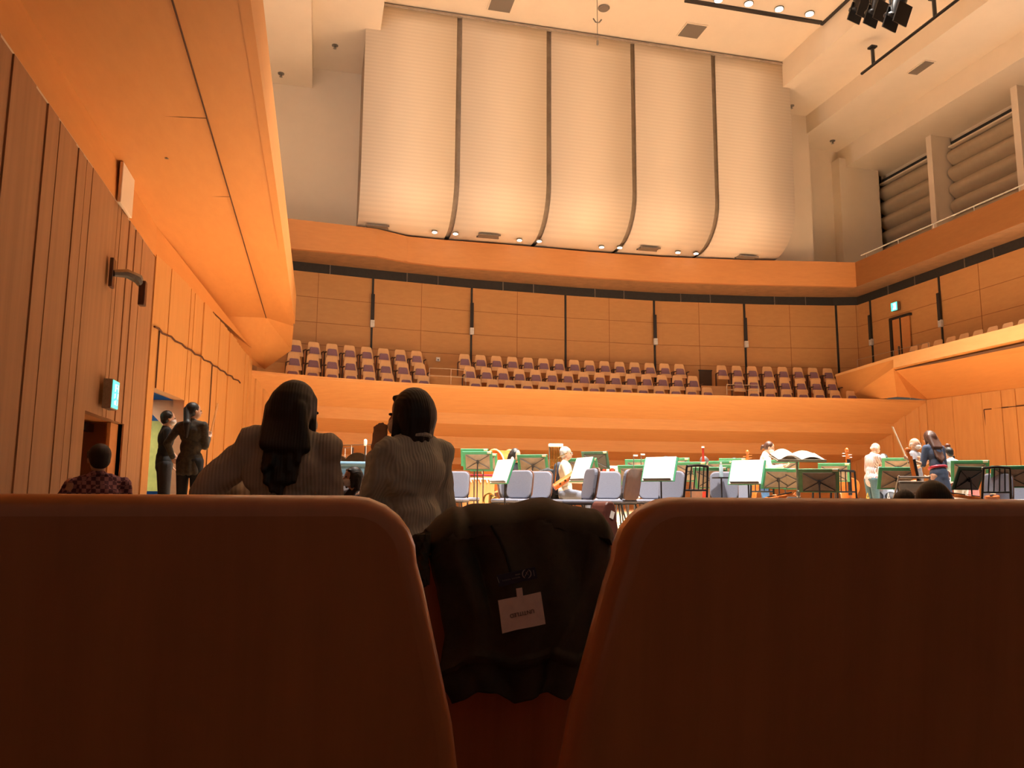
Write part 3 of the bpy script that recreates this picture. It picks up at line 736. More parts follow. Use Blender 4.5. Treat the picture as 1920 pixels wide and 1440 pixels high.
def jac(u, w):
    if w < .32:
        s = w / .32
        cr = ip(u, CR); p = P(ip(0, LT) + (ip(0, RT) - ip(0, LT)) * u, cr, Y=1.42)
        if s < .6: return (p.x, 1.535 + .01 * math.sin(20 * u), p.z - .05 - (1 - s / .6) * (.26 + .03 * math.sin(9 * u)))
        a = math.pi * (s - .6) / .4; yb = 1.535; yf = jy(u, 0)
        k = (1 - math.cos(a)) / 2
        return (p.x, yb + (yf - yb) * k, p.z - .05 + .05 * math.sin(a) + fold(u, 0) * .3)
    v = (w - .32) / .68
    cr = ip(u, CR); bt = ip(u, BT)
    y0 = cr + 38; py = y0 + (bt - y0) * v
    px = ip(v, LT) + (ip(v, RT) - ip(v, LT)) * u
    return tuple(P(px, py, Y=jy(u, v)))
jt = thing('jacket', (.3675, 1.45, -.08), 0, 'dark olive jacket thrown inside out over a seat back, white label upside down', 'jacket')
def loc(p, t): return tuple(Vector(p) - t.location)
MB().grid(lambda u, w: loc(jac(u, w), jt), 70, 110).build('jacket_body', JM, jt, smooth=80, solid=.006)
def on(px, py, off=.006):
    """a spot on the jacket front seen at a pixel"""
    best = None
    for iu in range(61):
        u = iu / 60
        for iv in range(61):
            v = iv / 60; cr = ip(u, CR) + 38; y = cr + (ip(u, BT) - cr) * v; x = ip(v, LT) + (ip(v, RT) - ip(v, LT)) * u
            dd = (x - px) ** 2 + (y - py) ** 2
            if best is None or dd < best[0]: best = (dd, jy(u, v))
    return loc(P(px, py, Y=best[1] - off), jt)
MB().tube([on(*p, .004) for p in ((921, 985), (936, 1010), (948, 1038), (957, 1070), (960, 1085))], .0022, 6).build('seam', mat('seam_black', (.012, .01, .008), .8, kind='noise'), jt)
def flap(u, v):
    px = 775 + 28 * u + 14 * v - u * 18 * v; py = 1004 - 6 * u + 98 * v
    return loc(P(px, py, Y=1.385 - .03 * math.sin(math.pi * u) + .01 * math.sin(12 * u + 8 * v)), jt)
MB().grid(flap, 10, 16).build('sleeve', JM, jt, smooth=80, solid=.012)
TAGM = mat('label_cloth', (.86, .72, .62), .8, kind='noise', color2=(.76, .62, .53), scale=60, bump=.1)
ys = [on(x, y, .011)[1] for x, y in ((934, 1126), (1014, 1110), (1023, 1170), (942, 1188), (978, 1150))]
yt = min(ys) + 1.45
def tg(px, py, dy=0): return loc(P(px, py, Y=yt + dy), jt)
lb = MB().prism([tg(*p) for p in ((934, 1126), (960, 1121), (988, 1116), (1014, 1110), (1017, 1130), (1023, 1170), (1000, 1175), (968, 1181), (942, 1188), (938, 1155))], (0, .003, 0)).build('label', TAGM, jt, smooth=0)
lb['label'] = 'white cloth label printed UNTITLED, upside down'
MB().prism([tg(*p, -.001) for p in ((968, 1104), (979, 1102), (981, 1120), (970, 1122))], (0, .003, 0)).build('hanging_loop', TAGM, jt, smooth=0)
def text_mesh(name, s, size, material, parent, place):
    cu = bpy.data.curves.new(name, 'FONT'); cu.body = s; cu.size = size; cu.align_x = 'CENTER'; cu.align_y = 'CENTER'; cu.extrude = .0003
    ob = bpy.data.objects.new(name, cu); COL.objects.link(ob)
    dg = bpy.context.evaluated_depsgraph_get(); me = bpy.data.meshes.new_from_object(ob.evaluated_get(dg))
    bpy.data.objects.remove(ob); o = bpy.data.objects.new(name, me); COL.objects.link(o); me.materials.clear(); me.materials.append(material)
    o.parent = parent; o.matrix_local = place; return o
c0 = Vector(tg(979, 1150, -.0012)); A_ = Vector(tg(1000, 1145.5, -.0012)) - c0; A_.normalize(); B2 = Vector(tg(976, 1130, -.0012)) - c0; B2 = (B2 - A_ * B2.dot(A_)).normalized()
mt = Matrix((-A_, -B2, (-A_).cross(-B2))).transposed().to_4x4(); mt.translation = c0
text_mesh('lettering', 'UNTITLED', .0092, mat('label_ink', (.16, .09, .08), .8, kind='noise'), lb, mt)
NAVY = mat('navy_label', (.012, .016, .05), .6, kind='noise')
ys2 = min(on(x, y, .009)[1] for x, y in ((931, 1079), (1003, 1063), (1008, 1084), (936, 1100), (970, 1080))) + 1.45 - .006
def tb(px, py, dy=0): return loc(P(px, py, Y=ys2 + dy), jt)
nb = MB().prism([tb(*p) for p in ((931, 1079), (1003, 1063), (1008, 1084), (936, 1101))], (0, .002, 0)).build('brand_label', NAVY, jt, smooth=0)
INK = mat('silver_thread', (.38, .34, .32), .7, kind='noise')
m = MB()
for a, b in (((932, 1082), (936, 1093)), ((1000, 1069), (1002, 1080))): m.tube([tb(*a, -.001), tb(*b, -.001)], .0006, 4)
for cx, s in ((984, -1), (991, 1)):
    m.tube([tb(987.5 + s * 8 * math.cos(a) , 1076 + 8.5 * math.sin(a), -.001) for a in [(-70 + 20 * k) * math.pi / 180 for k in range(8)]], [.0004, .0009, .0011, .0012, .0012, .0011, .0009, .0004], 5)
m.tube([tb(984, 1081, -.001), tb(990, 1070, -.001), tb(991, 1079, -.001), tb(986, 1073, -.001)], .0007, 4)
for a, b in (((942, 1089), (958, 1085.5)), ((960, 1085), (976, 1081.5)), ((966, 1078), (976, 1076))): 
    n = 7
    for k in range(n):
        x0 = a[0] + (b[0] - a[0]) * k / n; y0 = a[1] + (b[1] - a[1]) * k / n
        m.tube([tb(x0, y0 - 1.1, -.001), tb(x0 + 1.2, y0 + 1.1, -.001)], .0004, 4)
m.build('emblem', INK, nb)

# ================================================================ STAGE FURNITURE
def at(px, py, d): return P(px, py, d=d)
def ground(px, d, z=STG):
    """floor point under a sight line at a given distance"""
    r = P(px, 930, d=d); return Vector((r.x, r.y, z))
# ---- music stand
def stand_parts(t, h, w=.50, hh=.32, tilt=22, dark=False):
    R = R3('X', tilt)
    c = Vector((0, 0, h))
    def L(x, y, z): return R @ Vector((x, y, z)) + c
    k = 'desk_black' if dark else 'stand_desk_brown'
    dm = BLACK if dark else DESK
    MB().box(c + R @ Vector((0, 0, 0)), (w * .88, .008, hh * .86), R).build('desk', dm, t, smooth=0)
    MB().box(c + R @ Vector((0, .03, -hh * .45)), (w * .88, .07, .008), R).build('ledge', DKMETAL, t, smooth=0)
    m = MB()
    for a, b in (((-.42, -.4), (.42, .4)), ((-.42, .4), (.42, -.4))): m.tube([L(a[0] * w, -.012, a[1] * hh), L(b[0] * w, -.012, b[1] * hh)], .006, 5)
    m.build('strut', DKMETAL, t); MB().box(c + R @ Vector((0, -.022, 0)), (.035, .03, .06), R).build('clamp', BLACK, t)
    MB().tube([(0, -.03, .12), (0, -.03, h)], .011, 8).build('pole', DKMETAL, t)
    for k_ in range(3):
        a = math.radians(90 + 120 * k_); MB().tube([(0, -.03, .26), (.27 * math.cos(a), -.03 + .27 * math.sin(a), .012)], .009, 6).build('leg', DKMETAL, t)
    return R
FOLD = {}
def folder(name, label, loc_, rz, h, w=.54, hh=.36, tilt=22, material=None, grp='green music folders on the stands', clip=True):
    t = thing(name, loc_, rz, label, 'folder', grp); R = R3('X', tilt); c = Vector((0, 0, h))
    MB().box(c + R @ Vector((0, .012, .012)), (w, .014, hh), R).build('cover', material or GREEN, t, smooth=0)
    if clip: MB().box(c + R @ Vector((w * .40, .0, hh * .5 - .004)), (.07, .012, .035), R).build('paper_tab', mat('cream_tab', (.80, .72, .50), .7, kind='noise'), t, smooth=0)
    return t
def sheet(label, loc_, rz, h, w=.50, hh=.36, tilt=22):
    t = thing('sheet_music', loc_, rz, label, 'sheet music', 'white sheet music on the stands'); R = R3('X', tilt); c = Vector((0, 0, h))
    for sx in (-1, 1): MB().box(c + R @ Vector((sx * w / 4, .026, .02)), (w / 2 - .004, .004, hh), R).build('page', PAPER, t, smooth=0)
    return t
S_ = {}
SPEC = [  # px, py of the top edge, distance, heading(deg, 0 = back towards us), kind, where
 (895, 847, 14.2, -8, 'g', 'left end, before the wooden percussion cabinet'),
 (889, 842, 15.4, -4, 'g', 'left end, just behind the frontmost left one'),
 (906, 851, 15.0, -10, 'g', 'left end, peeking out to the right of the frontmost left one'),
 (999, 853, 13.6, -14, 'g', 'between the long-haired woman and the hanging black coat'),
 (1094, 860, 13.4, -22, 'g', 'right of the white-haired wind player'),
 (1117, 847, 15.2, -20, 'd', 'taller and almost black, beyond the slanted white sheet'),
 (1092, 858, 11.3, 118, 'w', 'carrying a slanted white sheet near the bassoon player'),
 (943, 862, 11.3, 118, 'w', 'carrying a slanted white sheet near the long-haired woman'),
 (1190, 873, 13.2, -14, 'g', 'behind the thin microphone stand'),
 (1200, 862, 15.0, -8, 'g', 'back row, behind the microphone stand'),
 (1238, 857, 11.2, 150, 'w', 'carrying a big white sheet in the middle of the stage'),
 (1296, 867, 13.6, -6, 'g', 'above the black ladder-back chair'),
 (1268, 859, 15.4, -4, 'g', 'back row, right of the big white sheet'),
 (1334, 877, 12.4, -14, 'g', 'in front of the dark-haired seated head'),
 (1352, 865, 15.0, -6, 'g', 'back row, behind the dark-haired seated head'),
 (1382, 872, 13.0, -24, 'g', 'left of the white sheet beside the woman in white'),
 (1376, 860, 16.2, -4, 'g', 'far back row, in front of the distant dark head'),
 (1402, 863, 11.2, 152, 'w', 'carrying a white sheet beside the woman in white'),
 (1460, 879, 13.0, 24, 'g', 'just right of the woman in white'),
 (1472, 863, 14.8, 14, 'g', 'back row, right of the woman in white'),
 (1497, 880, 12.9, -20, 'g', 'directly behind the conductor stand pole'),
 (1537, 880, 11.2, 2, 'p', 'large and square-on, right of the conductor stand'),
 (1566, 869, 14.2, 4, 'g', 'behind the large square-on one'),
 (1687, 859, 14.6, 4, 'g', 'beside the small masked seated player'),
 (1683, 877, 12.0, 20, 'g', 'right of the man in the striped shirt'),
 (1822, 864, 12.6, 8, 'g', 'right of the white-shirted player'),
 (1819, 876, 11.4, 52, 'd', 'turned nearly edge-on at the right, dark'),
 (1899, 874, 12.0, 12, 'g', 'far right edge of the stage'),
]
for i, (px, py, d, hd, kind, where) in enumerate(SPEC):
    p = at(px, py, d); g = ground(px, d); yaw = math.atan2(-p.x, p.y) if False else 0
    view = -math.atan2(p.x, p.y); rz = view + math.radians(hd)
    tilt = 24 if kind != 'w' else 20
    h = p.z - STG - .18 * math.cos(math.radians(tilt)) - (.01 if kind != 'w' else .02)
    t = thing('music_stand', tuple(g), rz, 'dark folding music stand, ' + where, 'music stand', 'folding music stands on the stage')
    stand_parts(t, h, tilt=tilt, dark=(kind == 'd'))
    if kind == 'w':
        sheet('sheet music: ' + where.replace('carrying a ', 'the '), tuple(g), rz, h, tilt=tilt)
        folder('music_folder', 'green folder behind ' + where.replace('carrying a ', 'the '), tuple(g), rz, h, tilt=tilt, clip=False)
    else:
        folder('music_folder', ('pale green' if kind == 'p' else 'black' if kind == 'd' else 'green') + ' music folder, ' + where, tuple(g), rz, h, tilt=tilt, material={'g': GREEN, 'd': DKGREEN, 'p': mat('pale_green_folder', (.16, .36, .17), .6, kind='noise')}[kind])
# ---- conductor stand with an open score
p = at(1497, 857, 11.6); g = ground(1497, 11.6)
t = thing('conductor_stand', tuple(g), -.25, 'flat wide conductor stand on a single pole in mid stage', 'music stand')
H = p.z - STG - .02
RC = R3('X', 13); MB().box((0, 0, H), (.70, .45, .018), RC).build('desk', DESK, t, smooth=0, bevel=.004); MB().box(V3(0, 0, H) + RC @ V3(0, -.22, .015), (.70, .012, .03), RC).build('ledge', DESK, t)
MB().tube([(0, 0, .03), (0, 0, H)], [.02, .018], 10).cap((0, 0, H * .55), .03, (0, 0, H * .5), .03).build('pole', METAL, t)
MB().lathe([(.22, 0), (.22, .015), (.03, .04)], n=24).build('base', DKMETAL, t)
t = thing('open_score', (g.x, g.y, STG + H + .012), -.25, 'large white open score curling up on the flat conductor stand', 'sheet music'); t.rotation_euler = (math.radians(13), 0, -.25)
for sx in (-1, 1):
    MB().grid(lambda u, v: (sx * (.006 + u * .33), -.2 + v * .4, .012 + .05 * math.sin(math.pi * min(1, u * 1.1)) * (1.3 if sx < 0 else .8) + .02 * v), 14, 6).build('page', PAPER, t, smooth=80, solid=.006)
# ---- stage chairs
def chair_parts(t):
    def rr(w, h, r, y, z, th, lean):
        pts = []
        for cx, cz, a0 in ((w / 2 - r, h - r, 0), (-w / 2 + r, h - r, 90), (-w / 2 + r, r, 180), (w / 2 - r, r, 270)):
            for k in range(5):
                a = math.radians(a0 + 22.5 * k); x = cx + r * math.cos(a); zz = cz + r * math.sin(a); pts.append((x, y + zz * lean, z + zz))
        return MB().prism(pts, (0, th, 0))
    rr(.42, .42, .09, -.20, .47, .05, -.18).build('back_cushion', GREY, t, smooth=0, bevel=.018)
    rr(.43, .44, .09, -.225, .46, .02, -.18).build('back_shell', BROWNSH, t, smooth=0, bevel=.006)
    MB().box((0, .03, .435), (.46, .46, .055)).build('seat_cushion', GREY, t, bevel=.022)
    MB().box((0, .03, .40), (.44, .44, .015)).build('seat_frame', DKMETAL, t)
    for sx in (-1, 1):
        MB().tube([(sx * .2, .22, .41), (sx * .225, .25, .2), (sx * .24, .27, .0)], .012, 6).build('leg', DKMETAL, t)
        MB().tube([(sx * .2, -.2, .62), (sx * .2, -.17, .40), (sx * .225, -.25, .2), (sx * .24, -.30, 0)], .012, 6).build('leg', DKMETAL, t)
gch = thing('stage_chair', (0, 0, 0), 0, '', 'chair', 'grey padded orchestra chairs'); chair_parts(gch); f1 = True
GC = [(849, 12.6, 165, 'front left end of the stage'), (868, 15.0, -30, 'darker, behind the one at the left end'), (826, 13.6, 170, 'half hidden by the woman with bobbed hair'), (961, 11.8, 150, 'left of the jacket peak, near the brass horn'), (1001, 12.3, 158, 'second right of the brass horn'),
      (1078, 10.8, 110, 'turned away, under the slanted white sheet'), (1107, 14.2, 160, 'between the slanted sheet and the side-on one'), (1137, 12.1, 175, 'behind the side-on one'), (1158, 11.4, 60, 'side-on, its brown shell showing, with a white cloth on its seat'),
      (1145, 15.0, -25, 'distant, behind the side-on one'), (1220, 12.4, 172, 'under the big white sheet'), (1246, 11.7, 150, 'right of the big white sheet, with white papers'), (1357, 11.9, 178, 'in front of the bottle, mid stage'), (1379, 13.8, 160, 'behind the white sheet beside the woman in white'),
      (1863, 11.9, 165, 'behind the black ladder-back at the right'), (1889, 13.9, 150, 'far right, bluish grey'), (1916, 13.0, 190, 'cut by the right edge of the picture')]
for px, d, hd, wh in GC:
    g = ground(px, d); rz = -math.atan2(g.x, g.y) + math.radians(hd); lab = 'grey padded orchestra chair, ' + wh
    if f1: gch.location = g; gch.rotation_euler = (0, 0, rz); gch['label'] = lab; f1 = False
    else: copy_tree(gch, tuple(g), rz, lab)
def ladder(t):
    for sx in (-1, 1):
        MB().tube([(sx * .19, -.2, 0), (sx * .19, -.2, .45), (sx * .17, -.27, .92)], .016, 6).build('rear_leg', BLACK, t); MB().tube([(sx * .19, .2, 0), (sx * .19, .2, .45)], .016, 6).build('front_leg', BLACK, t)
    MB().box((0, 0, .45), (.42, .42, .035)).build('seat', BLACK, t, bevel=.01)
    MB().tube([(-.17, -.27, .92), (0, -.285, .935), (.17, -.27, .92)], .02, 6).build('top_rail', BLACK, t); MB().tube([(-.185, -.225, .6), (.185, -.225, .6)], .014, 6).build('lower_rail', BLACK, t)
    for k in range(4): MB().tube([(-.11 + k * .073, -.225, .6), (-.1 + k * .067, -.278, .92)], .009, 5).build('spindle', BLACK, t)
    MB().tube([(-.19, -.2, .2), (.19, -.2, .2)], .01, 5).tube([(-.19, .2, .2), (.19, .2, .2)], .01, 5).build('stretcher', BLACK, t)
lch = thing('ladder_back_chair', (0, 0, 0), 0, '', 'chair', 'black spindle-back chairs'); ladder(lch); f1 = True
for px, d, hd, wh in ((1287, 10.9, 35, 'glossy, mid stage before the green folders'), (1427, 13.0, 175, 'behind the white sheet, by the woman in white'), (1578, 12.2, 172, 'left of the man in the striped shirt'), (1852, 10.8, 28, 'right, beside the resting violins'), (1545, 13.0, 5, 'behind the large square-on stand')):
    g = ground(px, d); rz = -math.atan2(g.x, g.y) + math.radians(hd); lab = 'black spindle-back wooden chair, ' + wh
    if f1: lch.location = g; lch.rotation_euler = (0, 0, rz); lch['label'] = lab; f1 = False
    else: copy_tree(lch, tuple(g), rz, lab)
g = ground(1472, 13.6); t = thing('piano_stool', tuple(g), .2, 'low dark padded stool right of the woman in white', 'stool')
MB().box((0, 0, .48), (.42, .34, .07)).build('seat', DKMETAL, t, bevel=.02)
for sx in (-1, 1):
    for sy in (-1, 1): MB().tube([(sx * .18, sy * .14, .45), (sx * .2, sy * .16, 0)], .014, 6).build('leg', BLACK, t)
g = ground(1708, 11.2); t = thing('folding_chair', tuple(g), -.2, 'brown folding chair with a silver-edged back, under the tilted green folder', 'chair')
t.location.x = ground(1686, 11.3).x
TAN = mat('tan_vinyl', (.22, .16, .11), .5, kind='noise')
MB().box((0, -.22, .66), (.42, .04, .18), R3('X', -12)).build('backrest', TAN, t, bevel=.015); MB().tube([(-.23, -.25, .80), (.23, -.25, .80)], .016, 6).tube([(-.2, -.21, .56), (.2, -.21, .56)], .012, 6).build('rail', METAL, t)
MB().box((0, 0, .44), (.42, .4, .04)).build('seat', TAN, t, bevel=.015)
for sx in (-1, 1): MB().tube([(sx * .22, -.27, .82), (sx * .22, .2, 0)], .012, 6).tube([(sx * .22, .15, .44), (sx * .22, -.25, 0)], .012, 6).build('leg', METAL, t)

# ---- instruments
def fiddle(t, L, material, bow=True, peg=True):
    """violin family lying along +Z: body from 0 to .62 L, neck and scroll above; belly towards -Y"""
    b = L * .60; hw = [(0, .0), (.0, .10), (.03, .20), (.10, .26), (.2, .29), (.32, .27), (.42, .20), (.5, .175), (.6, .185), (.7, .235), (.8, .25), (.9, .225), (.97, .14), (1, .04)]
    pr = [(w_ * b, z * b) for z, w_ in hw[1:]]
    poly = [(x, 0, z) for x, z in pr] + [(-x, 0, z) for x, z in pr[::-1]]
    th = b * .13
    MB().prism([(x, -th / 2, z) for x, _, z in poly], (0, th, 0)).build('body', material, t, smooth=0, bevel=th * .2)
    MB().box((0, -th * .7, b * 1.0), (b * .075, b * .05, b * .85)).build('fingerboard', BLACK, t, bevel=.002)
    MB().box((0, -th * .75, b * .17), (b * .09, b * .04, b * .3)).build('tailpiece', BLACK, t, bevel=.002); MB().box((0, -th * .9, b * .42), (b * .2, b * .02, b * .12)).build('bridge', CHSEAT, t)
    MB().box((0, -th * .2, b * 1.25), (b * .07, b * .08, b * .5)).build('neck', material, t, bevel=.002)
    n = MB().cap((0, -th * .1, b * 1.45), b * .035, (0, th * .1, b * 1.62), b * .03).ell((0, -.0, b * 1.64), (b * .045, b * .06, b * .06))
    for k in range(4): n.tube([(-b * .11 * (1 if k % 2 else -.3), 0, b * (1.47 + .03 * k)), (b * .11 * (-.3 if k % 2 else 1), 0, b * (1.47 + .03 * k))], b * .011, 5)
    n.build('scroll', material, t)
    m = MB()
    for k in range(4): m.tube([((k - 1.5) * b * .012, -th * .95, b * .2), ((k - 1.5) * b * .012, -th * .98, b * .42), ((k - 1.5) * b * .01, -th * .4, b * 1.45)], b * .002, 3)
    m.build('strings', METAL, t)
def instrument(name, L, p, eul, label, cat, material=VIOL, grp=None):
    t = thing(name, p, 0, label, cat, grp); t.rotation_euler = eul; fiddle(t, L, material); return t
def flat(px, py, d, L, ang, label):
    p = at(px, py, d); return instrument('violin', L, p, (math.radians(-82), 0, ang), label, 'violin', grp='violins lying on the stage chairs')
flat(1838, 936, 11.3, .60, 1.2, 'orange violin lying across a chair at the right'); flat(1858, 934, 11.9, .60, -1.0, 'second orange violin lying right of the first, at the right')
flat(1440, 936, 11.8, .60, -1.3, 'violin lying on a chair in front of the woman in white'); 
g = ground(1728, 11.5); t = instrument('cello', 1.15, tuple(g + Vector((0, 0, .10))), (math.radians(-8), math.radians(4), .75), 'orange cello upright between the old player and the woman in blue', 'cello'); MB().tube([(0, 0, 0), (0, 0, -.12)], .006, 6).build('endpin', METAL, t)
for px, py, d, lab in ((1592, 858, 14.6, 'double bass neck with bright scroll, left of the man in the striped shirt'), (1404, 851, 15.5, 'double bass scroll just left of the woman in white')):
    g = ground(px, d); top = at(px, py, d).z; L = (top - STG - .1) / 1.0; L = min(1.8, max(1.3, L)); t = instrument('double_bass', L * 1.0, (g.x, g.y, STG + .1), (0, 0, -.3 if px > 1500 else 2.8), lab, 'double bass'); MB().tube([(0, 0, 0), (0, 0, -.1)], .01, 6).build('endpin', METAL, t)
# brass horn standing on its bell
p = ground(921, 12.6); t = thing('euphonium', (p.x, p.y, STG), .3, 'gold brass horn with coiled tubes standing on the stage, left of the grey chairs', 'horn')
MB().lathe([(.17, 0), (.165, .012), (.10, .06), (.06, .16), (.045, .34), (.04, .52)], c=(0, 0, 0)).build('bell', BRASS, t)
for k, (r, x, z) in enumerate(((.14, .06, .34), (.11, .05, .30), (.12, -.05, .42))): MB().tube([(x + r * math.cos(a) * .8, -.05 + .02 * k, z + r * math.sin(a)) for a in [2 * math.pi * j / 16 for j in range(17)]], .016, 7).build('tube', BRASS, t)
for k in range(3): MB().cap((.02 + .045 * k, -.08, .24), .018, (.02 + .045 * k, -.08, .44), .018).build('valve', BRASS, t)
# bass drum
p = ground(940, 17.0); t = thing('bass_drum', (p.x, p.y, STG), .55, 'large orange bass drum with a pale head behind the long-haired woman', 'drum'); zc = 1.02
Rm = R3('Y', 90) @ R3('X', 12)
MB().lathe([(.44, -.2), (.45, -.2), (.45, .2), (.44, .2)], c=(0, 0, zc), R=Rm, n=32).build('shell', VIOL, t); MB().lathe([(.001, .205), (.43, .205), (.44, .19)], c=(0, 0, zc), R=Rm, n=32).build('drum_head', PAPER, t)
for z in (-.2, .2): MB().tube([tuple(Rm @ Vector((.46 * math.cos(a), .46 * math.sin(a), z)) + Vector((0, 0, zc))) for a in [2 * math.pi * j / 28 for j in range(29)]], .018, 6).build('hoop', CHSEAT, t)
for sx in (-1, 1): MB().tube([(sx * .3, -.3, 0), (sx * .2, 0, .62), (sx * .3, .3, 0)], .02, 6).build('leg', DKMETAL, t)
# wooden percussion cabinet with red felt and pale mallets
p = ground(896, 15.9); t = thing('percussion_cabinet', tuple(p), -.05, 'orange wooden percussion cabinet topped with dark red felt, at the left of the stage', 'cabinet')
MB().box((0, 0, .44), (.60, .45, .88)).build('body', FASC, t, bevel=.01); MB().box((0, 0, .90), (.62, .47, .035)).build('felt_top', mat('dark_red_felt', (.30, .015, .03), .9, kind='noise'), t, bevel=.01)
MB().box((0, -.235, .83), (.60, .015, .035)).build('pale_trim', PAPER, t)
for k in range(9):
    if k == 5: continue
    MB().cap((-.26 + .065 * k, -.25, .83), .014, (-.24 + .065 * k, -.25, .76), .010, 6).build('hook', PAPER, t)
# xylophone-like table with a white top
p = ground(1148, 16.6); t = thing('percussion_table', tuple(p), -.1, 'long white-topped percussion table with red and cream pieces below', 'table')
MB().box((0, 0, 1.10), (.62, .5, .05)).build('table_top', PAPER, t, bevel=.01)
for k in range(6): MB().cap((-.24 + .095 * k, -.2, 1.06), .035, (-.24 + .095 * k, -.2, .86 - .03 * (k % 2)), .035).build('resonator', [mat('red_piece', (.55, .05, .03), .5, kind='noise'), PAPER][k % 2], t)
for sx in (-1, 1):
    for sy in (-1, 1): MB().tube([(sx * .28, sy * .22, 0), (sx * .28, sy * .22, 1.08)], .015, 6).build('leg', DKMETAL, t)
# tubular bells
p = at(1042, 835, 17); t = thing('tubular_bells', (p.x, p.y, STG), -.1, 'white-topped rack of hanging tubular bells behind the white-haired player', 'bells'); H = p.z - STG
MB().box((0, 0, H), (.30, .14, .06)).build('top_bar', PAPER, t, bevel=.01)
for k in range(7): MB().tube([(-.12 + .04 * k, 0, H - .03), (-.12 + .04 * k, 0, H - .55 - .06 * k)], .011, 6).build('bell_tube', BRASS, t)
for sx in (-1, 1): MB().tube([(sx * .14, 0, 0), (sx * .14, 0, H)], .012, 6).tube([(sx * .14, -.25, .015), (sx * .14, .25, .015)], .014, 6).build('post', METAL, t)
# two gongs
for px, py, d, R, wh in ((638, 840, 14.6, .22, 'left'), (673, 834, 14.0, .30, 'right')):
    p = at(px, py, d); t = thing('gong', (p.x, p.y, STG), -.62, 'dark gong hanging in a thin frame, %s one of the two behind the blue cover' % wh, 'gong', 'two gongs behind the blue cover'); H = p.z - STG
    hw = R * 1.25
    MB().tube([(-hw, 0, .02), (-hw, 0, H), (hw, 0, H), (hw, 0, .02)], .014, 6).tube([(-hw, -.2, .02), (-hw, .2, .02)], .014, 6).tube([(hw, -.2, .02), (hw, .2, .02)], .014, 6).build('frame', DKMETAL, t)
    MB().lathe([(.001, -.03), (R * .25, -.03), (R * .32, -.008), (R * .93, -.006), (R, .0), (R, .05), (R * .96, .05)], c=(0, 0, H - .14 - R), R=R3('X', 90), n=28).build('gong_disc', mat('dark_bronze', (.10, .07, .04), .3, metal=.8, kind='noise', scale=12), t)
    for sx in (-1, 1): MB().tube([(sx * R * .5, 0, H), (sx * R * .5, 0, H - .14 - R * .14)], .006, 4).build('cord', PAPER, t)
p = at(685, 833, 13.6); t = thing('microphone_stand', (p.x, p.y, STG), 0, 'tall thin microphone stand with a bright tip beside the right gong', 'microphone stand')
MB().tube([(0, 0, 0), (0, 0, p.z - STG)], .011, 6).build('pole', DKMETAL, t); MB().cap((0, 0, p.z - STG), .03, (0, 0, p.z - STG + .06), .03).build('microphone', PAPER, t); MB().lathe([(.14, 0), (.14, .02), (.02, .03)], n=16).build('base', DKMETAL, t)
for px, py, d in ((1188, 854, 12.2), (1202, 852, 13.2)):
    p = at(px, py, d); t = thing('microphone_stand', (p.x, p.y, STG), 0, 'thin pale microphone stand, %s of a pair in mid stage' % ('left and nearer' if d < 12.5 else 'right and farther'), 'microphone stand', 'pair of thin microphone stands'); H = p.z - STG
    MB().tube([(0, 0, 0), (0, 0, H)], .007, 6).build('pole', METAL, t); MB().box((.03, 0, H), (.07, .025, .025)).build('microphone', PAPER, t); MB().lathe([(.12, 0), (.12, .02), (.02, .03)], n=16).build('base', DKMETAL, t)
# blue padded cover over a low piano
p = ground(664, 11.6); t = thing('covered_piano', (p.x, p.y, STG), -.1, 'low upright piano hidden under a steel-blue padded cover at the left', 'piano')
BLUE = mat('steel_blue_cover', (.16, .30, .42), .7, kind='noise', color2=(.13, .26, .37), scale=8)
MB().box((0, 0, .49), (1.25, .5, .96)).build('padded_cover', BLUE, t, bevel=.05); MB().box((0, 0, .95), (1.3, .56, .07)).build('cover_lip', BLUE, t, bevel=.03); MB().box((-.1, -.27, .45), (.5, .03, .7)).build('pale_patch', GREY, t, bevel=.01)
for sx in (-1, 1): MB().cap((sx * .5, 0, .03), .03, (sx * .52, 0, .03), .03).build('castor', BLACK, t)
p = ground(424, 9.7 if False else 10.6); t = thing('equipment_case', (p.x, p.y, STG), .1, 'yellow and dark blue equipment case under the sweater woman\'s left elbow', 'case')
MB().box((0, 0, .24), (.34, .4, .44)).build('body', mat('yellow_case', (.50, .36, .04), .6, kind='noise'), t, bevel=.02); MB().box((0, -.01, .44), (.40, .42, .07)).build('lid', mat('dark_blue_lid', (.03, .05, .09), .6, kind='noise'), t, bevel=.02); MB().box((.16, -.21, .25), (.06, .03, .3)).build('strap', BLACK, t)
# instrument case by the stage edge
p = at(1131, 940, 9.75); t = thing('cello_case', (p.x, 9.75 if False else p.y, FLR), .4, 'reddish brown cello case with a white sticker standing by the stage edge', 'case'); H = p.z - FLR
pr = [(.0, .16), (.05, .21), (.2, .235), (.45, .21), (.62, .17), (.8, .12), (.9, .105), (.97, .085), (1, .045)]
poly = [(w_ * .95, 0, z * H) for z, w_ in pr] + [(-w_ * .95, 0, z * H) for z, w_ in pr[::-1]]
CS = mat('brown_case', (.12, .035, .025), .45, kind='noise', scale=16)
MB().prism([(x, -.13, z) for x, y, z in poly], (0, .26, 0)).build('shell', CS, t, smooth=0, bevel=.045, seg=3); MB().box((.02, -.136, H * .86), (.06, .006, .09), R3('Y', 20)).build('sticker', PAPER, t)
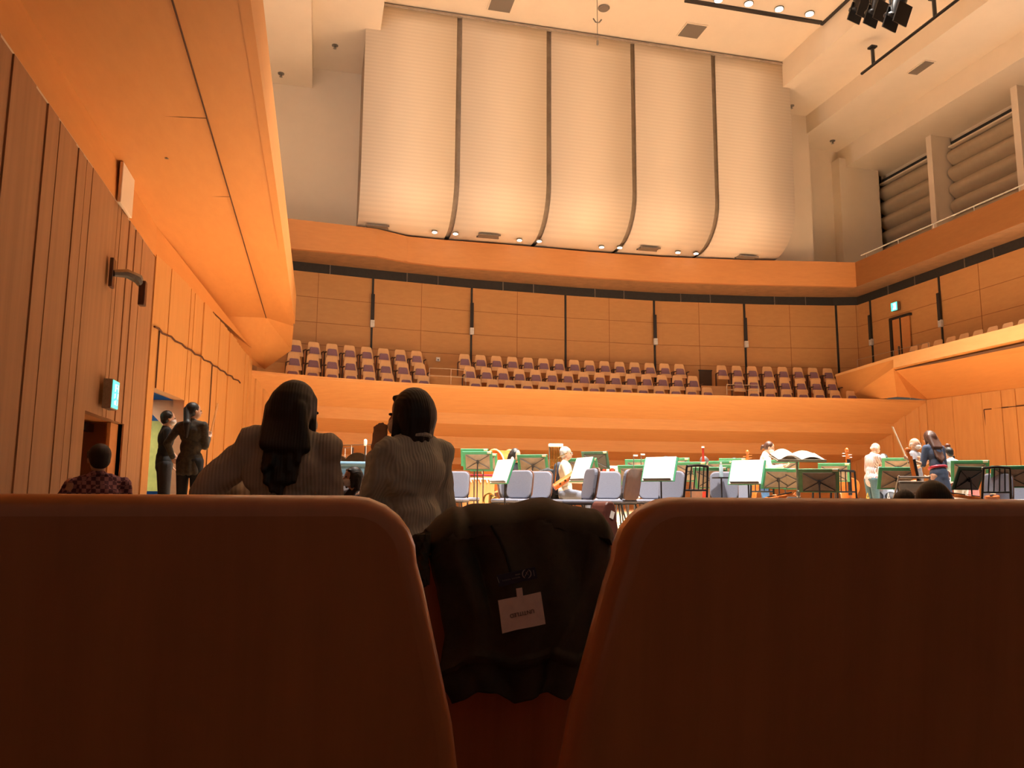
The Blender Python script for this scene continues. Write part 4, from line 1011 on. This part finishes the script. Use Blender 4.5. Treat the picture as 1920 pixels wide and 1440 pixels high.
# small things
def cloth_on(px, py, d, w_, lab):
    p = at(px, py, d); t = thing('white_cloth', tuple(p), .3, lab, 'cloth'); MB().ell((0, 0, 0), (w_, .1, .035)).ell((w_ * .4, .03, .012), (w_ * .5, .08, .035)).build('folds', PAPER, t, voxel=.012); return t
cloth_on(1186, 933, 11.5, .13, 'white cloth lying on the seat of the side-on grey chair')
m = MB(); 
for px, py, d, r, lab in ((1352, 881, 12.0, .03, 'clear water bottle on the stage, right of the green folder'), ):
    p = at(px, py, d); t = thing('water_bottle', (p.x, p.y, p.z - .11), 0, lab, 'bottle'); MB().lathe([(r, 0), (r, .15), (.012, .19), (.012, .21)]).build('bottle_body', mat('bottle_blue_clear', (.45, .60, .68), .15, kind='noise'), t); MB().lathe([(.014, .205), (.014, .23)]).build('cap', PAPER, t)
    MB().box((0, 0, -.01), (.2, .2, .02)).tube([(0, 0, -.02), (0, 0, STG - p.z + .11)], .012, 6).build('tray', DKMETAL, t)
for px, d, rx, rz_, c_, lab in ((1613, 11.6, .21, .17, PAPER, 'round white bag on the stage floor left of the man in jeans'), (1627, 11.9, .12, .28, mat('yellow_bag', (.80, .48, .06), .6, kind='noise'), 'yellow bag leaning behind the round white bag'), (1666, 11.5, .09, .26, PAPER, 'narrow white bag on the stage floor right of the man in jeans')):
    g = ground(px, d); t = thing('bag', tuple(g), 0, lab, 'bag'); hh = (940 - 922) / 1480 * d * .5
    bz = .50 if rz_ > .2 else .42
    MB().ell((0, 0, bz * .5), (rx * .62, .1, bz * .5)).ell((0, 0, bz * .85), (rx * .25, .05, bz * .2)).build('bag_body', c_, t, voxel=.016); MB().tube([(-rx * .2, 0, bz), (0, 0, bz + .08), (rx * .2, 0, bz)], .008, 6).build('handle', c_, t)
g = ground(1800, 13.6); t = thing('draped_chair', tuple(g), 0, 'chair hung with a pink and white striped cloth, right of the player in white trousers', 'chair')
STR = mat('pink_striped_cloth', (.78, .40, .38), .8, kind='wave', color2=(.50, .06, .07), scale=18)
MB().box((0, -.2, .62), (.40, .06, .42)).build('draped_back', STR, t, bevel=.03); MB().box((0, 0, .45), (.42, .42, .06)).build('seat', STR, t, bevel=.02)
for sx in (-1, 1):
    for sy in (-1, 1): MB().tube([(sx * .18, sy * .18, .43), (sx * .19, sy * .2, 0)], .013, 6).build('leg', BLACK, t)
g = ground(1027, 13.0); t = thing('draped_coat', tuple(g), .1, 'long black coat hanging over a chair beside the white-haired player', 'coat')
m = MB()
for k in range(7): m.cap((-.18 + .06 * k, -.02 + .03 * (k % 2), .93 - .02 * abs(k - 3)), .045, (-.22 + .073 * k, .02 * (k % 2), .28), .055)
m.build('coat_cloth', mat('black_coat', (.014, .013, .014), .8, kind='noise', scale=30, bump=.1), t, voxel=.018); MB().box((0, .12, .45), (.4, .34, .05)).build('chair_seat', BLACK, t)
for sx in (-1, 1): MB().tube([(sx * .17, .27, .43), (sx * .17, .27, 0)], .014, 6).tube([(sx * .17, -.02, .43), (sx * .17, -.04, 0)], .014, 6).build('chair_leg', BLACK, t)
# ================================================================ PEOPLE
def V(*a): return Vector(a)
def hand_shapes(m, p, d, side, n, s=1.0, curl=1.0, fat=1.0):
    """palm, four separate bent fingers and a thumb; d = direction, side = towards the thumb, n = palm normal"""
    d = d.normalized(); side = (side - d * side.dot(d)).normalized(); n = d.cross(side) if n is None else n
    Rm = Matrix((side, d, n)).transposed()
    m.ell(p + d * .045 * s, (.038 * s, .048 * s, .017 * s * fat), Rm, 10, 7)
    for off, L in ((.028, .072), (.010, .082), (-.009, .076), (-.027, .060)):
        a = p + d * .080 * s + side * off * s; d1 = (d * math.cos(.35 * curl) + n * math.sin(.35 * curl)); b = a + d1 * L * .5 * s
        d2 = (d * math.cos(.95 * curl) + n * math.sin(.95 * curl)); c = b + d2 * L * .5 * s
        r = .0088 * s * fat; m.cap(a, r, b, r * .95, 6); m.cap(b, r * .95, c, r * .8, 6)
    a = p + d * .022 * s + side * .026 * s; b = a + (d * .5 + side * .75).normalized() * .034 * s; c = b + (d * .85 + side * .3 + n * .3).normalized() * .030 * s
    m.cap(a, .011 * s * fat, b, .0098 * s * fat, 6); m.cap(b, .0098 * s * fat, c, .008 * s * fat, 6)

def person(px, ytop, d, floor, face, label, pose='stand', arms=None, lean=0, leandir=0, head=(0, 0), hair='short', hairm=None, top=None, bottom=None,
           sleeve='long', dress=False, mask=False, vox=.011, h=None, shoe=None, group=None, build_=1.0, seat_h=.46, topz=None, drop=.028, loose=0, coat=0, legs=None, glasses=False):
    g = ground(px, d, floor); zt = at(px, ytop, d).z - floor
    view = -math.atan2(g.x, g.y); rz = view + math.radians(face)
    base_top = 1.735 if pose == 'stand' else seat_h + .865
    S = (zt / ((1.735 if pose == 'stand' else 1.365) - drop)) if h is None else h / 1.7
    t = thing('person', tuple(g), rz, label, 'person', group)
    Rv = Matrix.Rotation(-math.radians(face), 3, 'Z')            # view frame -> local frame
    hipz = .93 * S if pose == 'stand' else seat_h + .10
    Hc = V(0, 0, hipz)
    Rl = Matrix.Rotation(math.radians(leandir), 3, 'Z') @ R3('X', -lean) @ Matrix.Rotation(-math.radians(leandir), 3, 'Z')
    T = lambda x, y, z: Hc + Rl @ V(x * S * build_, y * S, z * S)
    nb = T(0, -.01, .52); 
    Rh = Rl if abs(lean) < 20 else R3('X', -lean * .5)
    Rh = Rh @ Matrix.Rotation(math.radians(head[0]), 3, 'Z') @ R3('X', head[1])
    hc = nb + (Rl @ V(0, .02, .03 - drop)) * S + Rh @ V(0, .012, .125) * S
    if h is None and (lean or head[1]):                        # keep the crown where the photo shows it
        dz = (zt - .115 * S) - hc.z
        if abs(dz) > .01 and pose == 'stand':
            k = (zt - .115 * S) / hc.z
            S *= k; hipz *= k; Hc = V(0, 0, hipz); nb = T(0, -.01, .52); hc = nb + (Rl @ V(0, .02, .03 - drop)) * S + Rh @ V(0, .012, .125) * S
    HD = lambda x, y, z: hc + Rh @ V(x * S, y * S, z * S)
    # ---- body
    m = MB(); Rl3 = Rl
    m.ell(HD(0, -.012, .022), (.074 * S, .094 * S, .092 * S), Rh); m.ell(HD(0, .022, -.035), (.057 * S, .068 * S, .074 * S), Rh)
    m.cap(HD(0, .084, .012), .010 * S, HD(0, .102, -.018), .013 * S, 7); m.cap(HD(-.02, .083, -.056), .010 * S, HD(.02, .083, -.056), .010 * S, 7)
    for sx in (-1, 1): m.ell(HD(sx * .076, -.005, -.01), (.010 * S, .020 * S, .032 * S), Rh, 8, 6)
    m.cap(nb + Rl @ V(0, 0, -.05) * S, .056 * S, HD(0, -.02, -.06), .050 * S)
    torso = [((0, 0, .36), (.150, .095, .17)), ((0, .0, .17), (.128, .088, .15)), ((0, 0, .02), (.155, .105, .13))]
    for c, r in torso: m.ell(T(*c), (r[0] * S * build_ * .95, r[1] * S * .95, r[2] * S), Rl3)
    AR = {}
    for i, sx in enumerate((-1, 1)):
        sh = T(sx * .165, -.005, .452); a = (arms or ((None,), (None,)))[i] if arms else None
        if a is None or a[0] is None: ud, fd = V(sx * .18, 0, -1), V(sx * .05, .25, -1)
        else: ud, fd = Rv @ V(*a[0]), Rv @ V(*a[1])
        el = sh + ud.normalized() * .275 * S; wr = el + fd.normalized() * .235 * S
        AR[sx] = (sh, el, wr, fd.normalized())
        m.cap(sh, .048 * S, el, .036 * S); m.cap(el, .036 * S, wr, .025 * S)
        sd = V(-sx, 0, 0) if abs(fd.normalized().x) < .8 else V(0, 0, 1)
        if a is not None and len(a) > 2: sd = Rv @ V(*a[2])
        hand_shapes(m, wr, fd, sd, None, S, 1.0 if sx > 0 else -1.0, 1.15 if vox > .009 else 1.0)
    LG = {}
    for sx in (-1, 1):
        hp = T(sx * .09, 0, -.02)
        if pose == 'stand':
            kn = V(sx * .095 * S, .02 * S, .49 * S); an = V(sx * .10 * S, -.01, .085 * S)
        else:
            kn = hp + V(sx * .07, .42 * S, .0); kn.z = seat_h + .03; an = V(kn.x + sx * .01, kn.y - .02, .085)
        LG[sx] = (hp, kn, an)
        m.cap(hp, .082 * S, kn, .055 * S); m.cap(kn, .052 * S, an, .036 * S)
        m.cap(an + V(0, -.03, -.045), .034 * S, an + V(0, .13, -.05), .026 * S)
    m.build('body', SKIN, t, voxel=vox, soft=3)
    # ---- clothes
    top = top or GREY; bottom = bottom or BLACK; c = MB(); gr = .014 * S + .004 + loose
    for (cc, r) in torso: c.ell(T(*cc), (r[0] * S * build_ + gr, r[1] * S + gr, r[2] * S + .0), Rl3)
    c.cap(T(-.10, -.01, .44), .066 * S, T(.10, -.01, .44), .066 * S); c.cap(T(0, -.012, .488), .058 * S, T(.155, -.006, .452), .056 * S); c.cap(T(0, -.012, .488), .058 * S, T(-.155, -.006, .452), .056 * S); c.cap(T(0, -.015, .46), .075 * S, T(0, -.012, .505), .062 * S)
    c.cap(T(0, 0, -.05), .12 * S, T(0, 0, .1), .12 * S)
    for sx in (-1, 1):
        sh, el, wr, fd = AR[sx]
        if sleeve == 'long': c.cap(sh, .060 * S + loose, el, .050 * S + loose); c.cap(el, .050 * S + loose, wr - fd * .01, .038 * S + loose * .5)
        elif sleeve == 'short': c.cap(sh, .062 * S, sh + (el - sh) * .75, .054 * S)
        elif sleeve == 'rolled': c.cap(sh, .060 * S, el, .052 * S)
    if coat:
        for k in range(10):
            a = 2 * math.pi * k / 10; c.cap(T(.10 * math.cos(a), .07 * math.sin(a), .0), .06 * S, T(.13 * math.cos(a), .09 * math.sin(a), -coat), .05 * S)
    if dress:
        for k in range(12):
            a = 2 * math.pi * k / 12; c.cap(T(.09 * math.cos(a), .06 * math.sin(a), .06), .06 * S, V(.17 * S * math.cos(a), .13 * S * math.sin(a), .42 * S), .05 * S)
    co_ = c.build('dress' if dress else 'top', top, t, voxel=vox * 1.05, soft=5)
    if vox < .01:
        tx = bpy.data.textures.get('cloth_folds') or bpy.data.textures.new('cloth_folds', 'CLOUDS'); tx.noise_scale = .13; tx.noise_depth = 2
        md = co_.modifiers.new('folds', 'DISPLACE'); md.texture = tx; md.strength = .055; md.mid_level = .5
        MB().tube([nb + Rl @ V(.066 * S * math.cos(a), -.008 + .062 * S * math.sin(a), -.012 - .018 * math.sin(a)) for a in [2 * math.pi * j / 20 for j in range(21)]], .010, 7).build('neckband', top, t)
    if not dress:
        b = MB(); b.cap(T(-.05, 0, .0), .115 * S, T(.05, 0, .0), .115 * S)
        for sx in (-1, 1):
            hp, kn, an = LG[sx]; b.cap(hp, .098 * S, kn, .070 * S); b.cap(kn, .070 * S, an + V(0, 0, .03), .055 * S)
        b.build('trousers', bottom, t, voxel=vox * 1.3, soft=4)
    for sx in (-1, 1):
        an = LG[sx][2]; MB().cap(an + V(0, -.03, -.04), .045 * S, an + V(0, .14, -.05), .036 * S).build('shoe', shoe or BLACK, t)
    # ---- head things
    hm = hairm or HAIRB; q = MB()
    if hair != 'bald':
        q.ell(HD(0, -.028, .030), (.086 * S, .095 * S, .095 * S), Rh)
    if hair == 'short':
        q.ell(HD(0, -.05, -.01), (.079 * S, .065 * S, .075 * S), Rh)
        for sx in (-1, 1): q.cap(HD(sx * .07, .02, .05), .018 * S, HD(sx * .078, .0, .0), .010 * S, 7)
    elif hair == 'bob':
        q.ell(HD(0, -.035, -.005), (.104 * S, .098 * S, .125 * S), Rh)
        for sx in (-1, 1): q.cap(HD(sx * .056, .010, .045), .026 * S, HD(sx * .076, .026, -.10), .018 * S, 8)
        for k in range(7): a = math.pi * (k / 6) + math.pi; q.cap(HD(.075 * math.cos(a), -.03 + .06 * math.sin(a), -.02), .035 * S, HD(.070 * math.cos(a), -.035 + .05 * math.sin(a), -.125), .020 * S, 7)
        q.cap(HD(-.035, .046, .078), .017 * S, HD(.035, .046, .078), .017 * S, 8)
    elif hair in ('long', 'longstraight'):
        q.ell(HD(0, -.038, -.005), (.102 * S, .098 * S, .120 * S), Rh)
        for sx in (-1, 1): q.cap(HD(sx * .056, .010, .05), .026 * S, HD(sx * .080, .026, -.115), .018 * S, 8)
        n_ = 11 if hair == 'long' else 9
        for k in range(n_):
            u = k / (n_ - 1) * 2 - 1; Lh = (.24 + .05 * math.sin(k * 2.4)) if hair == 'long' else .33
            x0 = u * .075; q.cap(HD(x0, -.075 + .035 * abs(u), .0), .034 * S, T(u * .072 + .012 * math.sin(k * 3.1), -.120 - loose * 2.2, .52 - Lh + .06 * abs(u)), (.014 if hair == 'long' else .018) * S, 7)
            q.cap(HD(x0, -.07, .0), .034 * S, T(u * .085, -.105 - loose * 1.5, .44), .026 * S, 7)
    elif hair == 'pony':
        q.cap(HD(0, -.10, .0), .030 * S, HD(0, -.135, -.04), .034 * S, 8); q.cap(HD(0, -.135, -.03), .034 * S, HD(0, -.14, -.10), .018 * S, 8)
        q.ell(HD(0, -.045, -.005), (.080 * S, .070 * S, .075 * S), Rh)
    elif hair == 'ponylong':
        q.ell(HD(0, -.045, -.005), (.082 * S, .078 * S, .085 * S), Rh)
        q.cap(HD(0, -.10, .02), .045 * S, T(0, -.13, .45), .050 * S, 8); q.cap(T(0, -.13, .47), .055 * S, T(.0, -.13, .30), .020 * S, 8)
    elif hair == 'bald':
        for sx in (-1, 1): q.ell(HD(sx * .066, -.035, .0), (.016 * S, .045 * S, .035 * S), Rh, 8, 6)
        q.ell(HD(0, -.085, -.015), (.062 * S, .022 * S, .038 * S), Rh, 10, 6)
    q.build('hair', hm, t, voxel=vox * .9 if vox < .01 else .0105, soft=3)
    for sx in (-1, 1): MB().ell(HD(sx * .029, .078, .008), (.013 * S, .009 * S, .007 * S), Rh, 8, 6).build('eye', EYEM, t)
    if mask:
        k = MB(); k.ell(HD(0, .040, -.048), (.060 * S, .068 * S, .052 * S), Rh); k.build('face_mask', MASK, t)
        e = MB()
        for sx in (-1, 1): e.tube([HD(sx * .055, .06, -.03), HD(sx * .078, .0, -.005)], .002, 4)
        e.build('mask_loop', MASK, t)
    if glasses:
        e = MB()
        for sx in (-1, 1): e.tube([HD(sx * .03 + .02 * math.cos(a), .10, .008 + .016 * math.sin(a)) for a in [2 * math.pi * j / 10 for j in range(11)]], .0022, 4)
        e.build('glasses', BLACK, t)
    return t, dict(AR=AR, HD=HD, T=T, S=S, Rv=Rv)

def fab(n, c, c2=None, **k): return mat(n, c, .85, kind='noise', color2=c2, scale=k.get('scale', 55), bump=k.get('bump', .15))
SWT = mat('oatmeal_sweater', (.54, .48, .40), .9, kind='wave', color2=(.46, .405, .335), scale=24, bump=.25, stretch=(1, .3, .03)); KNT = mat('grey_knit', (.56, .56, .49), .9, kind='wave', color2=(.49, .49, .425), scale=26, bump=.25, stretch=(1, .3, .03))
NAVYT = fab('navy_trousers', (.03, .035, .06)); DKT = fab('dark_trousers', (.018, .016, .018)); WHT = mat('white_blouse', (.86, .85, .86), .8, kind='noise', color2=(.80, .79, .80), scale=12)
# plaid shirt
PL = mat('plaid_shirt', (.26, .085, .10), .85, kind='check', scale=34)
nt = PL.node_tree
for l_ in list(nt.links):
    if l_.to_socket.name == 'Base Color': nt.links.remove(l_)
chk = [n for n in nt.nodes if n.type == 'TEX_CHECKER'][0]; chk.inputs['Color1'].default_value = (.34, .15, .16, 1); chk.inputs['Color2'].default_value = (.10, .028, .045, 1)
nt.links.new(chk.outputs['Color'], nt.nodes['Principled BSDF'].inputs['Base Color'])

person(519, 713, 3.05, -1.13, -8, 'person in an oatmeal sweater seen from behind, long dark hair, elbows out', arms=(((-.66, .20, -.80), (.75, .75, .05)), ((.10, .25, -.95), (-.35, .85, .15))), head=(-38, -4), drop=.075, loose=.010, lean=5, leandir=-90,
       hair='long', top=SWT, bottom=DKT, vox=.0085, mask=True, build_=.90)
person(772, 727, 3.3, -1.13, 38, 'person with a black bob and grey knit, one hand raised to the face', arms=(((-.26, .32, -.95), (.10, .06, 1.0), (1, 0, .1)), ((.10, .1, -1), (-.35, .6, -.6))), head=(18, -3), drop=.055, loose=.010,
       hair='bob', top=KNT, bottom=DKT, vox=.0085, mask=True, build_=.88)
person(181, 829, 5.9, FLR, 12, 'person with short dark hair in a red checked shirt, seen from behind', hair='short', top=PL, bottom=NAVYT, vox=.0095, build_=1.12, arms=(((-.35, .1, -1), (.3, .7, -.4)), ((.35, .1, -1), (-.3, .7, -.4))), hairm=mat('dark_brown_hair', (.035, .018, .012), .6, kind='noise', scale=60))
pt, K = person(662, 873, 7.6, FLR, 112, 'masked person with black chin-length hair facing left, between the two knit-clad backs', hair='bob', top=DKT, bottom=DKT, mask=True, vox=.0095, arms=(((-.4, -.2, -.8), (-.5, .0, .8)), ((.1, .1, -1), (-.6, .1, .3))))
p = at(640, 905, 7.35); instrument('violin', .60, (p.x - .05, p.y, p.z - .50), (math.radians(8), math.radians(4), 2.2), 'dark violin scroll beside the masked person\'s chin', 'violin', mat('dark_violin', (.10, .03, .015), .25, kind='noise'))
dv = ground(350, 10.75)
BLT = fab('black_patterned_top', (.020, .017, .014), (.075, .055, .03), scale=26); BLK2 = fab('black_cloth', (.014, .014, .016))
t2, KV = person(352, 750, 10.75, STG, -28, 'person in dark patterned tunic, long black tied hair, holding a bow at left', hair='ponylong', top=BLT, bottom=BLK2, arms=(((-.50, .1, -.8), (.3, .5, -.7)), ((.12, .15, -1), (.10, .5, .3))), head=(-40, 0), coat=.16)
t1, K1 = person(304, 766, 11.35, STG, -82, 'masked person in a black short-sleeved top, hand in pocket, by the open stage door', hair='short', top=BLK2, bottom=fab('charcoal_trousers', (.035, .035, .04)), sleeve='short', mask=True, arms=(((-.1, -.2, -1), (.5, .2, -.7)), ((.1, -.3, -1), (.75, -.1, -.8))))
def bow_in(t, K, side, dirv, up, label, r=.005):
    sh, el, wr, fd = K['AR'][side]; M = Matrix.Translation(t.location) @ Matrix.Rotation(t.rotation_euler.z, 4, 'Z')
    hnd = M @ (wr + fd * .075); dirv = Matrix.Rotation(math.atan2(-hnd.x, hnd.y), 3, 'Z') @ dirv.normalized()
    b = thing('violin_bow', tuple(hnd), 0, label, 'bow', 'bows held by the players')
    MB().tube([dirv * -.12, dirv * up], r, 6).build('stick', mat('bow_wood', (.72, .48, .24), .35, kind='noise'), b); o = V(.018, 0, 0)
    MB().tube([dirv * -.10 + o, dirv * (up - .01) + o], r * .5, 4).build('bow_hair', PAPER, b); MB().box(dirv * -.08 + o * .5, (.02, .012, .03)).build('frog', BLACK, b); return b
def stick(px0, py0, px1, py1, d, label, name='violin_bow', r=.005):
    a = at(px0, py0, d); b = at(px1, py1, d); t = thing(name, tuple((a + b) / 2), 0, label, 'bow'); c = (a + b) / 2
    MB().tube([a - c, b - c], r, 6).build('stick', mat('bow_wood', (.45, .20, .07), .35, kind='noise'), t); o = V(.02, 0, 0); MB().tube([a - c + o, b - c + o], r * .5, 4).build('bow_hair', PAPER, t); MB().box(b - c + o * .5, (.02, .012, .03)).build('frog', BLACK, t); return t
bow_in(t2, KV, 1, V(.16, 0, 1), .48, 'thin pale bow held upright at the left wall')

a1, _ = person(963, 838, 13.9, STG, -132, 'seated long-haired person in black behind the slanted sheet', pose='sit', hair='longstraight', top=BLK2, bottom=BLK2, arms=(((.3, -.5, -.7), (.35, -.5, .8)), ((.1, -.6, -.6), (.2, -.5, .8))), mask=False, head=(0, -12))
person(1060, 838, 12.6, STG, -98, 'seated white-haired player in a dark jacket over a cream shirt, playing a bassoon', pose='sit', hair='short', hairm=HAIRG, top=mat('cream_shirt', (.80, .72, .55), .8, kind='noise'), bottom=fab('grey_trousers', (.20, .22, .28)), arms=(((.3, .3, -.9), (.9, .0, .1)), ((.3, -.3, -.9), (.9, -.1, -.1))), glasses=True)
g = ground(1052, 12.9); t = thing('dark_jacket', tuple(g), 0, 'dark navy jacket over the shoulder of the white-haired player', 'jacket'); MB().cap((-.02, .05, .98), .085, (-.05, .05, .62), .10).cap((.05, -.05, 1.0), .07, (-.02, .0, .7), .08).build('jacket_cloth', fab('navy_jacket', (.03, .035, .055)), t, voxel=.016)
p = at(1060, 895, 12.2); t = thing('bassoon', tuple(p), 0, 'orange bassoon lying across the lap of the white-haired player', 'bassoon'); MB().tube([(-.18, 0, -.16), (.24, 0, .1)], [.05, .035], 10).tube([(-.16, .06, -.14), (.22, .06, .12)], [.045, .03], 10).build('joint', VIOL, t); MB().tube([(-.18, 0, -.16), (-.12, .03, .3), (.04, .0, .38)], .008, 6).build('crook', BRASS, t)
for k in range(4): MB().lathe([(.016, 0), (.016, .012)], c=(-.1 + .08 * k, -.05, -.10 + .05 * k), R=R3('X', 90), n=10).build('key', BRASS, t)
g = ground(1047, 12.7); 
t = thing('player_chair', tuple(g), -1.6, 'dark chair under the white-haired player', 'chair'); MB().box((0, -.02, .43), (.42, .40, .05)).build('seat', DKMETAL, t, bevel=.015)
for sx in (-1, 1): MB().tube([(sx * .18, .17, .42), (sx * .19, .18, 0)], .012, 6).tube([(sx * .18, -.2, .42), (sx * .19, -.22, 0)], .012, 6).build('leg', DKMETAL, t)
person(1434, 828, 14.1, STG, -92, 'masked person in white top and blue jeans, brown hair tied back, standing on stage', hair='pony', hairm=HAIRBR, top=WHT, bottom=mat('blue_jeans', (.10, .26, .55), .8, kind='noise', color2=(.02, .03, .07), scale=5), mask=True, head=(0, -18), arms=(((.35, .15, -.9), (.95, .1, .22)), ((.30, -.3, -.9), (.95, -.1, .2))), lean=6)
STRIPE = mat('striped_shirt', (.60, .53, .53), .85, kind='wave', color2=(.26, .14, .14), scale=15, stretch=(1, 1, .05))
person(1636, 830, 15.0, STG, -58, 'standing balding person in a pale striped shirt and blue-green jeans, right of the stage', hair='bald', hairm=HAIRG, top=STRIPE, bottom=fab('teal_jeans', (.05, .115, .145)), lean=7, head=(0, -14), build_=1.12, arms=(((-.1, .1, -1), (.6, .6, -.3)), ((.45, .1, -.65), (.9, .1, -.05))))
p5, K5 = person(1660, 845, 15.6, STG, 172, 'small seated masked person with black hair behind the striped shirt', pose='sit', hair='short', mask=True, top=fab('blue_grey_shirt', (.34, .37, .46)), bottom=DKT, arms=(((-.65, -.3, -.5), (-.6, -.3, -.6)), ((.3, -.3, -.8), (.4, -.6, .3))))
bow_in(p5, K5, 1, V(1, 0, 0), .5, 'short bow in the hand of the seated player behind the striped shirt')
person(1720, 819, 12.9, STG, -112, 'old balding masked person in grey holding a bow, facing the person in blue', hair='bald', hairm=HAIRG, top=fab('grey_shirt', (.30, .28, .30)), bottom=DKT, mask=True, sleeve='short', arms=(((-.25, -.1, -.9), (.2, -.6, .4)), ((.2, -.3, -.9), (.5, -.5, .2))), glasses=True)
bt, K = person(1764, 806, 12.0, STG, 38, 'person in a blue dress with a red belt and very long brown hair, leaning left', hair='longstraight', hairm=HAIRBR, top=fab('slate_blue_dress', (.075, .10, .17), (.06, .08, .14)), dress=True, build_=.86, sleeve='rolled', lean=13, head=(14, -10), arms=(((-.20, .0, -.9), (-.70, -.5, .30)), ((.1, .2, -1), (-.4, .6, -.1))))
bow_in(bt, K, -1, V(-.32, 0, .95), .52, 'long bright bow held up slanting at the right of the stage', .009)
RB = mat('red_belt', (.60, .03, .06), .5, kind='noise'); T = K['T']; S = K['S']
MB().tube([T(.152 * math.cos(a), .118 * math.sin(a), .12) for a in [2 * math.pi * j / 24 for j in range(25)]], .024 * S, 8).build('belt', RB, bt)
person(1803, 838, 12.9, STG, 62, 'person in a white shirt and white trousers bending behind the one in the blue dress', hair='short', top=mat('pale_blue_shirt', (.72, .78, .90), .8, kind='noise'), bottom=WHT, lean=20, arms=(((-.3, .2, -.9), (-.8, .3, -.1)), ((.1, .1, -1), (-.5, .3, -.4))))
g = ground(1783, 13.8); instrument('double_bass', 1.36, (g.x, g.y, STG + .08), (0, 0, 1.2), 'dark double bass scroll above the shoulder of the white-shirted player', 'double bass', mat('dark_violin', (0, 0, 0)))
a2, _ = person(1322, 860, 14.4, STG, -20, 'seated grey-haired person seen from behind, beside the red bassoon top', pose='sit', hair='short', hairm=mat('iron_grey_hair', (.12, .11, .11), .5, kind='noise', scale=40), top=fab('beige_top', (.60, .48, .34)), bottom=DKT)
p = at(1318, 840, 14.0); t = thing('upright_bassoon', (p.x, p.y, STG + .25), 0, 'dark red bassoon tube rising beside the seated grey-haired person', 'bassoon'); H = p.z - STG - .25
MB().tube([(0, 0, 0), (0, 0, H * .8), (0, 0, H * .82), (0, 0, H)], [.035, .03, .022, .02], 10).build('joint', mat('red_wood', (.36, .03, .015), .25, kind='noise'), t); MB().lathe([(.025, H), (.025, H + .03)], n=12).build('bell_ring', PAPER, t)
a3, _ = person(1379, 855, 17.2, STG, 175, 'distant seated person with black hair, only the head above the green folders', pose='sit', hair='short', top=BLK2, bottom=DKT)
a4, _ = person(1250, 852, 16.8, STG, 170, 'distant seated person with dark hair, hair just above the big white sheet', pose='sit', hair='short', top=BLK2, bottom=DKT)
a5, _ = person(1750, 903, 4.15, -1.13, 4, 'seated audience member seen from behind, dark head above the right seat back', pose='sit', hair='bob', top=BLK2, bottom=DKT, vox=.0095, seat_h=.42)
a6, _ = person(1697, 919, 5.1, -1.13, -10, 'second dark head, lower and half hidden left of the nearer one', pose='sit', hair='short', top=BLK2, bottom=DKT, vox=.0095, seat_h=.40)

for pp, lab in ((a1, 'under the long-haired person in black'), (p5, 'under the small masked player'), (a2, 'under the grey-haired person by the red bassoon'), (a3, 'under the distant black-haired person'), (a4, 'under the person hidden by the big white sheet')):
    rz = pp.rotation_euler.z; o = Matrix.Rotation(rz, 3, 'Z') @ V(0, .06, 0)
    copy_tree(gch, tuple(pp.location + o), rz, 'grey padded orchestra chair, ' + lab)
for pp, lab in ((a5, 'near dark head above the right seat back'), (a6, 'lower dark head at the right')):
    copy_tree(aud, (pp.location.x, pp.location.y - .26, pp.location.z), 0, 'dark wooden auditorium seat under the ' + lab)
